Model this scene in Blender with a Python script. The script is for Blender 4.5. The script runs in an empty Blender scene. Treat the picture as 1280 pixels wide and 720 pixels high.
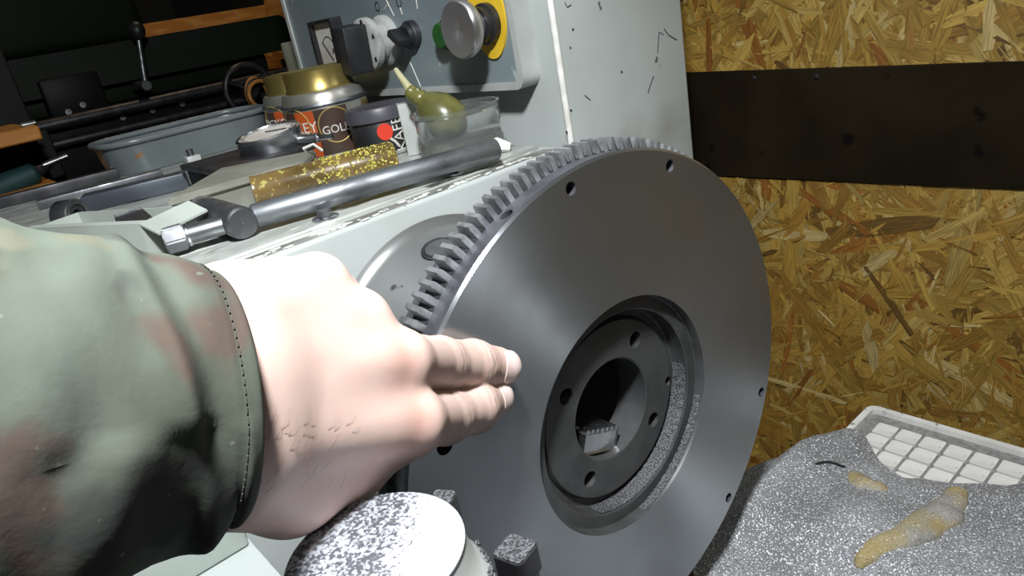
import bpy, bmesh, math, random
import numpy as np
from mathutils import Vector, Matrix, noise

random.seed(7); np.random.seed(7)
S = bpy.context.scene
COL = S.collection

# ------------------------------------------------------------------ camera
F = 900.0
MR = [[0.650372668746165, 0.17461151774176506, -0.739274109934812],
      [0.7390672272115125, -0.370288159241561, 0.5627311194410549],
      [-0.17548511449657983, -0.9123582065161762, -0.36987494858763903]]
CAM = Vector((0.2130171118152122, -0.2193684358996072, 1.29906120923635))
cd = bpy.data.cameras.new('camera'); co = bpy.data.objects.new('camera', cd); COL.objects.link(co)
cd.sensor_width = 36.0; cd.lens = 36.0 * F / 1280.0; cd.clip_start = 0.01; cd.clip_end = 30
co.matrix_world = Matrix(((MR[0][0], -MR[0][1], -MR[0][2], CAM.x), (MR[1][0], -MR[1][1], -MR[1][2], CAM.y),
                          (MR[2][0], -MR[2][1], -MR[2][2], CAM.z), (0, 0, 0, 1)))
S.camera = co
# ------------------------------------------------------------------ world, lamps, exposure
w = bpy.data.worlds.new('shop_air'); S.world = w; w.use_nodes = True
w.node_tree.nodes['Background'].inputs[0].default_value = (0.75, 0.9, 1.0, 1)
w.node_tree.nodes['Background'].inputs[1].default_value = 0.035
def area_lamp(name, loc, target, size, power, color):
    d = bpy.data.lights.new(name, 'AREA'); d.shape = 'DISK'; d.size = size; d.energy = power; d.color = color
    if name == 'machine_lamp': d.spread = math.radians(140)
    o = bpy.data.objects.new(name, d); COL.objects.link(o); o.location = loc
    o.rotation_euler = (Vector(target) - Vector(loc)).to_track_quat('-Z', 'Y').to_euler()
    return o
area_lamp('machine_lamp', (0.19, -0.195, 1.64), (-0.10, -0.12, 1.15), 0.06, 5.4, (0.95, 0.98, 1.0))
area_lamp('rear_shop_lamp', (-1.35, 0.38, 2.1), (-1.7, 0.3, 1.3), 0.1, 1.6, (1.0, 0.72, 0.45))
area_lamp('ceiling_lamp', (0.9, -0.5, 2.45), (0.1, 0.3, 1.0), 0.5, 2.0, (1.0, 0.97, 0.90))
S.view_settings.view_transform = 'Standard'; S.view_settings.look = 'None'
S.view_settings.exposure = 0.0; S.view_settings.gamma = 1.0; S.view_settings.use_curve_mapping = False

# ------------------------------------------------------------------ helpers: points measured on known planes
def ray(x, y):
    c = ((x - 640) / F, (y - 360) / F, 1.0)
    return Vector([sum(MR[i][j] * c[j] for j in range(3)) for i in range(3)])
def at(x, y, ax, v):
    d = ray(x, y); i = 'XYZ'.index(ax); return CAM + d * ((v - CAM[i]) / d[i])
def pt(x, y, t):
    return CAM + ray(x, y) * t

# ------------------------------------------------------------------ helpers: materials
def mat(name, base, rough=0.5, metal=0.0, base2=None, vscale=20.0, lo=0.4, hi=0.6, detail=4.0,
        spots=None, bump=None, rvar=0.0, aniso=None, trans=0.0, ior=1.45, spec=None, emis=None, alpha=None, coat=0.0, stretch=None):
    """principled material with one or more procedural layers.
    spots = list of (colour, scale, threshold, softness); bump = (scale, strength, distance)"""
    m = bpy.data.materials.new(name); m.use_nodes = True
    nt = m.node_tree; b = nt.nodes['Principled BSDF']; L = nt.links.new
    b.inputs['Roughness'].default_value = rough; b.inputs['Metallic'].default_value = metal
    b.inputs['Base Color'].default_value = (*base, 1)
    tc = nt.nodes.new('ShaderNodeTexCoord'); vec = tc.outputs['Object']
    if stretch:
        mp = nt.nodes.new('ShaderNodeMapping'); mp.inputs['Scale'].default_value = stretch
        L(vec, mp.inputs[0]); vec = mp.outputs[0]
    cur = None
    if base2:
        n = nt.nodes.new('ShaderNodeTexNoise'); n.inputs['Scale'].default_value = vscale; n.inputs['Detail'].default_value = detail
        L(vec, n.inputs['Vector'])
        r = nt.nodes.new('ShaderNodeValToRGB')
        r.color_ramp.elements[0].position = lo; r.color_ramp.elements[0].color = (*base, 1)
        r.color_ramp.elements[1].position = hi; r.color_ramp.elements[1].color = (*base2, 1)
        L(n.outputs['Fac'], r.inputs[0]); cur = r.outputs[0]
        if rvar:
            mr = nt.nodes.new('ShaderNodeMapRange'); mr.inputs['To Min'].default_value = max(0.02, rough - rvar); mr.inputs['To Max'].default_value = min(1, rough + rvar)
            mr.inputs['From Min'].default_value = 0.3; mr.inputs['From Max'].default_value = 0.7
            L(n.outputs['Fac'], mr.inputs[0]); L(mr.outputs[0], b.inputs['Roughness'])
    for k, (c, sc, th, so) in enumerate(spots or []):
        n = nt.nodes.new('ShaderNodeTexNoise'); n.inputs['Scale'].default_value = sc; n.inputs['Detail'].default_value = 3.0
        off = nt.nodes.new('ShaderNodeVectorMath'); off.operation = 'ADD'; off.inputs[1].default_value = (3.1 * k + 1, 7.7 * k, 5.3 * k + 2)
        L(vec, off.inputs[0]); L(off.outputs[0], n.inputs['Vector'])
        mr = nt.nodes.new('ShaderNodeMapRange'); mr.inputs['From Min'].default_value = th; mr.inputs['From Max'].default_value = th + so
        L(n.outputs['Fac'], mr.inputs[0])
        mx = nt.nodes.new('ShaderNodeMix'); mx.data_type = 'RGBA'
        L(mr.outputs[0], mx.inputs['Factor'])
        if cur: L(cur, mx.inputs[6])
        else: mx.inputs[6].default_value = (*base, 1)
        mx.inputs[7].default_value = (*c, 1); cur = mx.outputs[2]
    if cur: L(cur, b.inputs['Base Color'])
    if bump:
        n = nt.nodes.new('ShaderNodeTexNoise'); n.inputs['Scale'].default_value = bump[0]; n.inputs['Detail'].default_value = 5.0
        L(vec, n.inputs['Vector'])
        bp = nt.nodes.new('ShaderNodeBump'); bp.inputs['Strength'].default_value = bump[1]; bp.inputs['Distance'].default_value = bump[2]
        L(n.outputs['Fac'], bp.inputs['Height']); L(bp.outputs[0], b.inputs['Normal'])
    if trans:
        b.inputs['Transmission Weight'].default_value = trans; b.inputs['IOR'].default_value = ior
    if spec is not None: b.inputs['Specular IOR Level'].default_value = spec
    if emis: b.inputs['Emission Color'].default_value = (*emis[0], 1); b.inputs['Emission Strength'].default_value = emis[1]
    if alpha is not None: b.inputs['Alpha'].default_value = alpha
    if coat: b.inputs['Coat Weight'].default_value = coat
    return m

def turned_metal(name, base, rough, aniso):
    """ground steel whose fine rings run round the object's X axis"""
    m = mat(name, base, rough, 1.0, base2=tuple(c * 0.82 for c in base), vscale=14, lo=0.35, hi=0.7, rvar=0.06)
    nt = m.node_tree; b = nt.nodes['Principled BSDF']; L = nt.links.new
    tc = nt.nodes.new('ShaderNodeTexCoord')
    sub = nt.nodes.new('ShaderNodeVectorMath'); sub.operation = 'CROSS_PRODUCT'
    sub.inputs[0].default_value = (1, 0, 0); L(tc.outputs['Object'], sub.inputs[1])
    nm = nt.nodes.new('ShaderNodeVectorMath'); nm.operation = 'NORMALIZE'; L(sub.outputs[0], nm.inputs[0])
    L(nm.outputs[0], b.inputs['Tangent'])
    b.inputs['Anisotropic'].default_value = aniso; b.inputs['Anisotropic Rotation'].default_value = 0.25; b.inputs['Metallic'].default_value = 0.93
    # ring shaped grinding marks
    ln = nt.nodes.new('ShaderNodeVectorMath'); ln.operation = 'LENGTH'
    mp = nt.nodes.new('ShaderNodeMapping'); mp.inputs['Scale'].default_value = (0, 1, 1); L(tc.outputs['Object'], mp.inputs[0]); L(mp.outputs[0], ln.inputs[0])
    cb = nt.nodes.new('ShaderNodeCombineXYZ'); L(ln.outputs['Value'], cb.inputs[0])
    n = nt.nodes.new('ShaderNodeTexNoise'); n.inputs['Scale'].default_value = 900; n.inputs['Detail'].default_value = 3; L(cb.outputs[0], n.inputs['Vector'])
    bp = nt.nodes.new('ShaderNodeBump'); bp.inputs['Strength'].default_value = 0.12; bp.inputs['Distance'].default_value = 0.0004
    L(n.outputs['Fac'], bp.inputs['Height']); L(bp.outputs[0], b.inputs['Normal'])
    return m

# ------------------------------------------------------------------ helpers: geometry
WLOC = {}
def link(o, parent=None):
    COL.objects.link(o)
    if parent is not None: o.parent = parent
def obj(name, bm, m, parent=None, smooth=40, origin=None):
    me = bpy.data.meshes.new(name)
    if isinstance(bm, bmesh.types.BMesh):
        bmesh.ops.recalc_face_normals(bm, faces=bm.faces[:]); bm.to_mesh(me); bm.free()
    else:
        me = bm
    if len(me.vertices) and origin is None:
        a = np.empty(len(me.vertices) * 3); me.vertices.foreach_get('co', a); a = a.reshape(-1, 3)
        origin = Vector((a.min(0) + a.max(0)) / 2)
    origin = Vector(origin)
    me.transform(Matrix.Translation(-origin))
    if smooth:
        me.shade_smooth(); me.set_sharp_from_angle(angle=math.radians(smooth))
    for mm in (m if isinstance(m, (list, tuple)) else [m]): me.materials.append(mm)
    o = bpy.data.objects.new(name, me); link(o, parent)
    WLOC[o.name] = origin
    o.location = origin - (WLOC[parent.name] if parent is not None else Vector())
    return o
def thing(name, label, cat, loc, group=None):
    o = bpy.data.objects.new(name, None); COL.objects.link(o); o.location = loc; o.empty_display_size = 0.02
    WLOC[o.name] = Vector(loc); return tag(o, label, cat, group)
def tag(o, label=None, cat=None, group=None, kind=None):
    if label: o['label'] = label
    if cat: o['category'] = cat
    if group: o['group'] = group
    if kind: o['kind'] = kind
    return o
def struct(name, bm, m, label, smooth=30):
    o = obj(name, bm, m, smooth=smooth); o['kind'] = 'structure'; o['label'] = label; return o

def B(): return bmesh.new()
def frame(z, x=None):
    z = Vector(z).normalized()
    if x is None: x = Vector((1, 0, 0)) if abs(z.x) < 0.9 else Vector((0, 1, 0))
    x = Vector(x); x = (x - z * x.dot(z)).normalized(); y = z.cross(x)
    return x, y, z
def box(bm, lo, hi, bev=0.0, seg=2, rot=0.0, piv=None):
    lo, hi = Vector(lo), Vector(hi)
    r = bmesh.ops.create_cube(bm, size=1.0); vs = r['verts']
    c = (lo + hi) / 2; s = hi - lo
    for v in vs: v.co = Vector((c.x + v.co.x * s.x, c.y + v.co.y * s.y, c.z + v.co.z * s.z))
    if rot:
        p = Vector(piv) if piv is not None else c
        bmesh.ops.rotate(bm, cent=p, matrix=Matrix.Rotation(rot, 3, 'Z'), verts=vs)
    if bev:
        es = list({e for v in vs for e in v.link_edges})
        bmesh.ops.bevel(bm, geom=es, offset=bev, segments=seg, affect='EDGES', profile=0.5)
    return bm
def obox(bm, c, ax, half, bev=0.0, seg=2):
    """box with its own axes: centre, (x,y,z) unit axes, half sizes"""
    r = bmesh.ops.create_cube(bm, size=2.0); vs = r['verts']
    c = Vector(c)
    for v in vs: v.co = c + Vector(ax[0]) * v.co.x * half[0] + Vector(ax[1]) * v.co.y * half[1] + Vector(ax[2]) * v.co.z * half[2]
    if bev:
        es = list({e for v in vs for e in v.link_edges})
        bmesh.ops.bevel(bm, geom=es, offset=bev, segments=seg, affect='EDGES', profile=0.5)
    return bm
def lathe(bm, prof, org, axis, seg=48, xdir=None, close=False, a0=0.0, a1=2 * math.pi, ovals=None):
    """prof = [(along axis, radius)]"""
    x, y, z = frame(axis, xdir); org = Vector(org)
    full = abs(a1 - a0 - 2 * math.pi) < 1e-6
    n = seg if full else seg + 1
    rings = []
    for (h, r) in prof:
        if r < 1e-7: rings.append([bm.verts.new(org + z * h)]); continue
        ring = []
        for i in range(n):
            a = a0 + (a1 - a0) * i / seg
            ring.append(bm.verts.new(org + z * h + (x * math.cos(a) + y * math.sin(a)) * r))
        rings.append(ring)
    pairs = list(zip(rings[:-1], rings[1:]))
    if close: pairs.append((rings[-1], rings[0]))
    for A, Bq in pairs:
        m = seg
        for i in range(m):
            j = (i + 1) % n
            if len(A) == 1 and len(Bq) == 1: continue
            if len(A) == 1: f = (A[0], Bq[i], Bq[j])
            elif len(Bq) == 1: f = (A[i], Bq[0], A[j])
            else: f = (A[i], Bq[i], Bq[j], A[j])
            try: bm.faces.new(f)
            except ValueError: pass
    return bm
def rod(bm, a, b, r, r2=None, seg=24, bev=0.0):
    a, b = Vector(a), Vector(b); h = (b - a).length; r2 = r if r2 is None else r2
    if bev: pr = [(0, 0), (0, r - bev), (bev, r), (h - bev, r2), (h, r2 - bev), (h, 0)]
    else: pr = [(0, 0), (0, r), (h, r2), (h, 0)]
    return lathe(bm, pr, a, b - a, seg)
def prism(bm, pts, d):
    """polygon (list of points) extruded by vector d"""
    d = Vector(d); a = [bm.verts.new(Vector(p)) for p in pts]; b = [bm.verts.new(Vector(p) + d) for p in pts]
    bm.faces.new(a); bm.faces.new(b[::-1]); n = len(a)
    for i in range(n): bm.faces.new((a[i], b[i], b[(i + 1) % n], a[(i + 1) % n]))
    return bm
def ngon(c, u, v, r, n, a0=0.0):
    return [Vector(c) + Vector(u) * r * math.cos(a0 + 2 * math.pi * i / n) + Vector(v) * r * math.sin(a0 + 2 * math.pi * i / n) for i in range(n)]
def rrect(c, u, v, hu, hv, r, n=6):
    c, u, v = Vector(c), Vector(u), Vector(v); out = []
    for (sx, sy, a0) in ((1, 1, 0), (-1, 1, 90), (-1, -1, 180), (1, -1, 270)):
        for k in range(n + 1):
            a = math.radians(a0 + 90 * k / n)
            out.append(c + u * (sx * (hu - r) + r * math.cos(a)) + v * (sy * (hv - r) + r * math.sin(a)))
    return out
def tube(bm, pts, r, seg=10, cap=True):
    pts = [Vector(p) for p in pts]; rs = r if isinstance(r, (list, tuple)) else [r] * len(pts); prev = None; rings = []
    for i, p in enumerate(pts):
        d = (pts[min(i + 1, len(pts) - 1)] - pts[max(i - 1, 0)]).normalized()
        if prev is None: x = frame(d)[0]
        else: x = (prev - d * prev.dot(d)).normalized()
        prev = x; y = d.cross(x)
        rings.append([bm.verts.new(p + (x * math.cos(2 * math.pi * k / seg) + y * math.sin(2 * math.pi * k / seg)) * rs[i]) for k in range(seg)])
    for A, Bq in zip(rings[:-1], rings[1:]):
        for k in range(seg): bm.faces.new((A[k], A[(k + 1) % seg], Bq[(k + 1) % seg], Bq[k]))
    if cap: bm.faces.new(rings[0][::-1]); bm.faces.new(rings[-1])
    return bm
def bez(p, n=16):
    """Catmull-Rom through points"""
    p = [Vector(q) for q in p]; p = [p[0] * 2 - p[1]] + p + [p[-1] * 2 - p[-2]]; out = []
    for i in range(1, len(p) - 2):
        for k in range(n):
            t = k / n
            out.append(0.5 * ((2 * p[i]) + (p[i + 1] - p[i - 1]) * t + (2 * p[i - 1] - 5 * p[i] + 4 * p[i + 1] - p[i + 2]) * t * t + (3 * p[i] - p[i - 1] - 3 * p[i + 1] + p[i + 2]) * t ** 3))
    out.append(p[-2]); return out
def text_bm(s, size, fn, depth=0.0002):
    """lettering as a mesh; fn maps (x, y, z) of the flat text to a point"""
    c = bpy.data.curves.new('lettering', 'FONT'); c.body = s; c.size = size; c.extrude = depth; c.align_x = 'CENTER'; c.align_y = 'CENTER'; c.resolution_u = 3
    o = bpy.data.objects.new('lettering', c); COL.objects.link(o)
    dg = bpy.context.evaluated_depsgraph_get(); me = bpy.data.meshes.new_from_object(o.evaluated_get(dg))
    bpy.data.objects.remove(o); bpy.data.curves.remove(c)
    bm = bmesh.new(); bm.from_mesh(me); bpy.data.meshes.remove(me)
    bmesh.ops.subdivide_edges(bm, edges=[e for e in bm.edges if e.calc_length() > size * 0.25], cuts=2)
    for v in bm.verts: v.co = fn(v.co.x, v.co.y, v.co.z)
    return bm
def boolean(bm_a, bm_b):
    ma = bpy.data.meshes.new('a'); bmesh.ops.recalc_face_normals(bm_a, faces=bm_a.faces[:]); bm_a.to_mesh(ma); bm_a.free()
    mb = bpy.data.meshes.new('b'); bmesh.ops.recalc_face_normals(bm_b, faces=bm_b.faces[:]); bm_b.to_mesh(mb); bm_b.free()
    oa = bpy.data.objects.new('a', ma); ob = bpy.data.objects.new('b', mb); COL.objects.link(oa); COL.objects.link(ob)
    md = oa.modifiers.new('cut', 'BOOLEAN'); md.object = ob; md.operation = 'DIFFERENCE'; md.solver = 'EXACT'
    dg = bpy.context.evaluated_depsgraph_get(); me = bpy.data.meshes.new_from_object(oa.evaluated_get(dg))
    bpy.data.objects.remove(oa); bpy.data.objects.remove(ob); bpy.data.meshes.remove(ma); bpy.data.meshes.remove(mb)
    bm = bmesh.new(); bm.from_mesh(me); bpy.data.meshes.remove(me); return bm
UX, UY, UZ = Vector((1, 0, 0)), Vector((0, 1, 0)), Vector((0, 0, 1))

# ------------------------------------------------------------------ materials
M = {}
M['pale_paint'] = mat('pale_grey_paint', (0.41, 0.445, 0.435), 0.42, 0, base2=(0.34, 0.37, 0.355), vscale=6, bump=(60, 0.08, 0.002),
                      spots=[((0.30, 0.30, 0.27), 9, 0.60, 0.12), ((0.10, 0.10, 0.10), 70, 0.735, 0.02)])
M['worn_top'] = mat('worn_oily_paint', (0.30, 0.32, 0.30), 0.36, 0.1, base2=(0.42, 0.44, 0.41), vscale=25, stretch=(3, 0.6, 1), bump=(90, 0.15, 0.002),
                    spots=[((0.06, 0.06, 0.055), 30, 0.60, 0.06), ((0.62, 0.63, 0.60), 45, 0.66, 0.02)])
M['dark_worn'] = mat('dark_worn_edge', (0.12, 0.12, 0.11), 0.5, 0.2, base2=(0.25, 0.25, 0.23), vscale=60, stretch=(2, 0.5, 1), spots=[((0.55, 0.56, 0.53), 60, 0.60, 0.03)])
M['chip_white'] = mat('chipped_white_paint', (0.72, 0.72, 0.68), 0.5, base2=(0.6, 0.6, 0.55), vscale=80)
M['bed_paint'] = mat('bed_paint', (0.40, 0.45, 0.41), 0.45, 0, base2=(0.33, 0.37, 0.34), vscale=8, spots=[((0.03, 0.03, 0.03), 60, 0.69, 0.02)], bump=(50, 0.1, 0.002))
M['panel_grey'] = mat('panel_blue_grey', (0.20, 0.245, 0.26), 0.38, 0.1, base2=(0.16, 0.20, 0.21), vscale=7,
                      spots=[((0.38, 0.42, 0.43), 55, 0.70, 0.03)], bump=(120, 0.06, 0.001))
M['panel_rim'] = mat('panel_rim_grey', (0.46, 0.48, 0.46), 0.4, 0.1, base2=(0.36, 0.38, 0.36), vscale=18)
M['face_steel'] = turned_metal('ground_steel', (0.40, 0.425, 0.445), 0.34, 0.85)
M['rim_steel'] = mat('rough_rim_steel', (0.16, 0.165, 0.18), 0.55, 0.8, base2=(0.10, 0.10, 0.115), vscale=90, bump=(300, 0.25, 0.0006))
M['gear_steel'] = mat('gear_steel', (0.36, 0.375, 0.385), 0.42, 0.7, base2=(0.18, 0.185, 0.195), vscale=120, bump=(260, 0.2, 0.0005))
M['gear_gap_shade'] = mat('gear_root_shade', (0.035, 0.036, 0.038), 0.55, 0.3, base2=(0.02, 0.02, 0.022), vscale=120)  # shade between the teeth painted in as near-black, with oily grime
M['recess_steel'] = mat('dusty_recess_steel', (0.062, 0.063, 0.064), 0.5, 0.5, base2=(0.085, 0.086, 0.087), vscale=60, bump=(200, 0.12, 0.0005))
M['black_hole'] = mat('bore_black', (0.01, 0.01, 0.01), 0.6)
M['dust'] = mat('metal_dust', (0.15, 0.153, 0.163), 0.6, 0.4, base2=(0.03, 0.03, 0.033), vscale=1500, lo=0.42, hi=0.58, bump=(1200, 0.9, 0.001))
M['bright_steel'] = mat('bright_steel', (0.62, 0.63, 0.65), 0.28, 1.0, base2=(0.48, 0.49, 0.51), vscale=60, rvar=0.1)
M['dull_steel'] = mat('dull_steel', (0.26, 0.27, 0.28), 0.38, 0.9, base2=(0.15, 0.155, 0.165), vscale=70, rvar=0.1, bump=(200, 0.1, 0.0005))
M['hex_steel'] = mat('hex_steel', (0.24, 0.25, 0.265), 0.6, 0.6, base2=(0.15, 0.155, 0.165), vscale=60)
M['dark_steel'] = mat('dark_steel', (0.09, 0.09, 0.095), 0.45, 0.8, base2=(0.05, 0.05, 0.055), vscale=50)
M['pipe_steel'] = mat('worn_pipe', (0.30, 0.32, 0.34), 0.47, 0.85, base2=(0.10, 0.105, 0.11), vscale=55, stretch=(1, 0.4, 1), lo=0.42, hi=0.62, rvar=0.12)
M['boss_steel'] = mat('boss_paint', (0.22, 0.23, 0.225), 0.30, 0.55, base2=(0.18, 0.19, 0.185), vscale=12, spots=[((0.06, 0.06, 0.06), 60, 0.68, 0.03)])
M['black_plastic'] = mat('black_plastic', (0.012, 0.012, 0.013), 0.42, base2=(0.02, 0.02, 0.021), vscale=60)
M['grey_plastic'] = mat('switch_bezel_grey', (0.40, 0.41, 0.39), 0.5, base2=(0.24, 0.25, 0.24), vscale=70, lo=0.4, hi=0.7)
M['yellow'] = mat('yellow_plate', (0.72, 0.47, 0.03), 0.45, base2=(0.60, 0.38, 0.02), vscale=30)
M['green_button'] = mat('green_button', (0.02, 0.09, 0.02), 0.35, base2=(0.015, 0.07, 0.015), vscale=40)
M['white_paint'] = mat('gauge_white', (0.62, 0.60, 0.56), 0.4, base2=(0.5, 0.47, 0.42), vscale=30)
M['ink'] = mat('dark_ink', (0.03, 0.03, 0.03), 0.6)
M['gold'] = mat('gold_lacquer', (0.50, 0.40, 0.14), 0.30, 0.85, base2=(0.38, 0.29, 0.09), vscale=25)
M['silver_can'] = mat('silver_can', (0.52, 0.51, 0.46), 0.33, 0.8, base2=(0.42, 0.40, 0.34), vscale=30)
M['label_brown'] = mat('label_dark_brown', (0.035, 0.02, 0.015), 0.4, base2=(0.055, 0.03, 0.02), vscale=40)
M['label_orange'] = mat('label_orange', (0.42, 0.075, 0.015), 0.42, base2=(0.33, 0.055, 0.01), vscale=40)
M['label_white'] = mat('label_white', (0.62, 0.60, 0.55), 0.5, base2=(0.5, 0.48, 0.44), vscale=60)
M['label_gold'] = mat('label_gold_line', (0.42, 0.31, 0.10), 0.4, 0.4)
M['lid_grey'] = mat('lid_violet_grey', (0.075, 0.072, 0.085), 0.42, base2=(0.05, 0.048, 0.06), vscale=30)
M['red'] = mat('red_print', (0.60, 0.035, 0.012), 0.45)
M['olive'] = mat('oily_olive_rubber', (0.13, 0.125, 0.035), 0.30, base2=(0.08, 0.08, 0.025), vscale=40, trans=0.0, coat=0.3)
M['spout'] = mat('cream_spout', (0.42, 0.40, 0.24), 0.4, base2=(0.35, 0.33, 0.18), vscale=60)
M['clear'] = mat('hazy_clear_plastic', (0.82, 0.85, 0.84), 0.12, trans=0.93, ior=1.25, base2=(0.72, 0.75, 0.74), vscale=30, bump=(30, 0.12, 0.002))
M['clear_box'] = mat('dusty_clear_plastic', (0.50, 0.50, 0.43), 0.35, trans=0.55, ior=1.3, base2=(0.36, 0.36, 0.30), vscale=25, rvar=0.1)
M['amber'] = mat('amber_tube', (0.20, 0.13, 0.045), 0.28, 0.0, base2=(0.10, 0.065, 0.02), vscale=30, trans=0.25, coat=0.4,
                 spots=[((0.45, 0.40, 0.12), 260, 0.60, 0.05)])
M['grease'] = mat('yellow_grease', (0.52, 0.46, 0.09), 0.35, base2=(0.16, 0.14, 0.02), vscale=220, lo=0.42, hi=0.6, bump=(260, 0.8, 0.002))
M['enamel'] = mat('grey_enamel', (0.19, 0.22, 0.225), 0.32, 0.1, base2=(0.14, 0.165, 0.17), vscale=9, spots=[((0.22, 0.12, 0.05), 40, 0.70, 0.05)])
M['blue_steel'] = mat('blue_grey_steel', (0.085, 0.10, 0.12), 0.42, 0.5, base2=(0.06, 0.07, 0.085), vscale=20)
M['pale_green'] = mat('pale_green_paint', (0.36, 0.40, 0.36), 0.45, base2=(0.28, 0.31, 0.28), vscale=14, spots=[((0.08, 0.08, 0.07), 45, 0.68, 0.04)])
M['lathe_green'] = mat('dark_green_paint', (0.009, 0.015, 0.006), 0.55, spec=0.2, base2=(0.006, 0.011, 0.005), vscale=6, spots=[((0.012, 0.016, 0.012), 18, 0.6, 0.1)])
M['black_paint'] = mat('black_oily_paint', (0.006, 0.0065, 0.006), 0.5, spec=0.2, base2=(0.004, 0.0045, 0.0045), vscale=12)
M['shop_dark'] = mat('shop_dark_wall', (0.035, 0.036, 0.034), 0.8, base2=(0.025, 0.026, 0.024), vscale=4)
M['concrete'] = mat('oily_concrete', (0.10, 0.10, 0.095), 0.8, base2=(0.06, 0.06, 0.057), vscale=5, bump=(40, 0.2, 0.004))
M['wood_orange'] = mat('orange_board', (0.50, 0.20, 0.035), 0.6, base2=(0.64, 0.32, 0.08), vscale=60, stretch=(1, 0.3, 1), lo=0.45, hi=0.62)
M['cream'] = mat('cream_plastic', (0.45, 0.45, 0.33), 0.5, base2=(0.36, 0.36, 0.26), vscale=20)
M['teal'] = mat('teal_plastic', (0.012, 0.055, 0.058), 0.6, base2=(0.009, 0.04, 0.043), vscale=30)
M['band'] = mat('dark_brown_strip', (0.020, 0.0145, 0.0062), 0.9, spec=0.1, base2=(0.010, 0.007, 0.003), vscale=9, detail=6,
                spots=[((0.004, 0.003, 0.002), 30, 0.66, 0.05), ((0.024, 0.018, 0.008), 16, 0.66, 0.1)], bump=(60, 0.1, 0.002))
M['board_core'] = mat('board_core', (0.30, 0.19, 0.06), 0.7, base2=(0.22, 0.13, 0.035), vscale=60)
M['white_plastic'] = mat('white_tray_plastic', (0.70, 0.69, 0.66), 0.5, base2=(0.60, 0.59, 0.56), vscale=40, spots=[((0.24, 0.24, 0.24), 130, 0.62, 0.06)])
M['tray_groove'] = mat('tray_groove_dust', (0.17, 0.17, 0.165), 0.8, base2=(0.25, 0.25, 0.24), vscale=300)
M['sparkle_cloth'] = mat('dust_covered_cloth', (0.27, 0.275, 0.285), 0.62, 0.2, base2=(0.18, 0.182, 0.187), vscale=18, detail=3, bump=(800, 0.8, 0.0012),
                         spots=[((0.80, 0.82, 0.86), 900, 0.57, 0.04), ((0.10, 0.10, 0.105), 1000, 0.57, 0.05)])
M['yellow_rag'] = mat('dusty_yellow_fabric', (0.31, 0.245, 0.11), 0.85, base2=(0.27, 0.26, 0.24), vscale=45, bump=(700, 0.8, 0.0012),
                      spots=[((0.55, 0.50, 0.38), 900, 0.62, 0.04), ((0.12, 0.10, 0.06), 800, 0.62, 0.05)])
M['disc_dust'] = mat('dust_speckled_steel', (0.60, 0.62, 0.66), 0.40, 0.35, base2=(0.56, 0.58, 0.62), vscale=8)

# ================================================================== THE SETTING
ZT = 1.197          # top of the grinder's work head
WALL_Y = 0.45
bm = B(); box(bm, (-3.2, -2.2, -0.06), (2.2, WALL_Y + 0.4, 0.0)); struct('floor', bm, M['concrete'], 'dark oily concrete workshop floor')
bm = B(); box(bm, (-0.62, WALL_Y, 0.0), (1.6, WALL_Y + 0.018, 2.6)); wall = struct('wall_back', bm, M['board_core'], 'wall of oriented strand board behind the machine')
bm = B(); box(bm, (-3.2, -2.2, 0.0), (-3.1, WALL_Y + 0.4, 2.6)); struct('wall_left', bm, M['shop_dark'], 'dark far wall of the workshop')
bm = B(); box(bm, (-3.2, WALL_Y + 0.4, 0.0), (-0.62, WALL_Y + 0.45, 2.6)); struct('wall_side', bm, M['shop_dark'], 'dark wall behind the old lathe')

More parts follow.
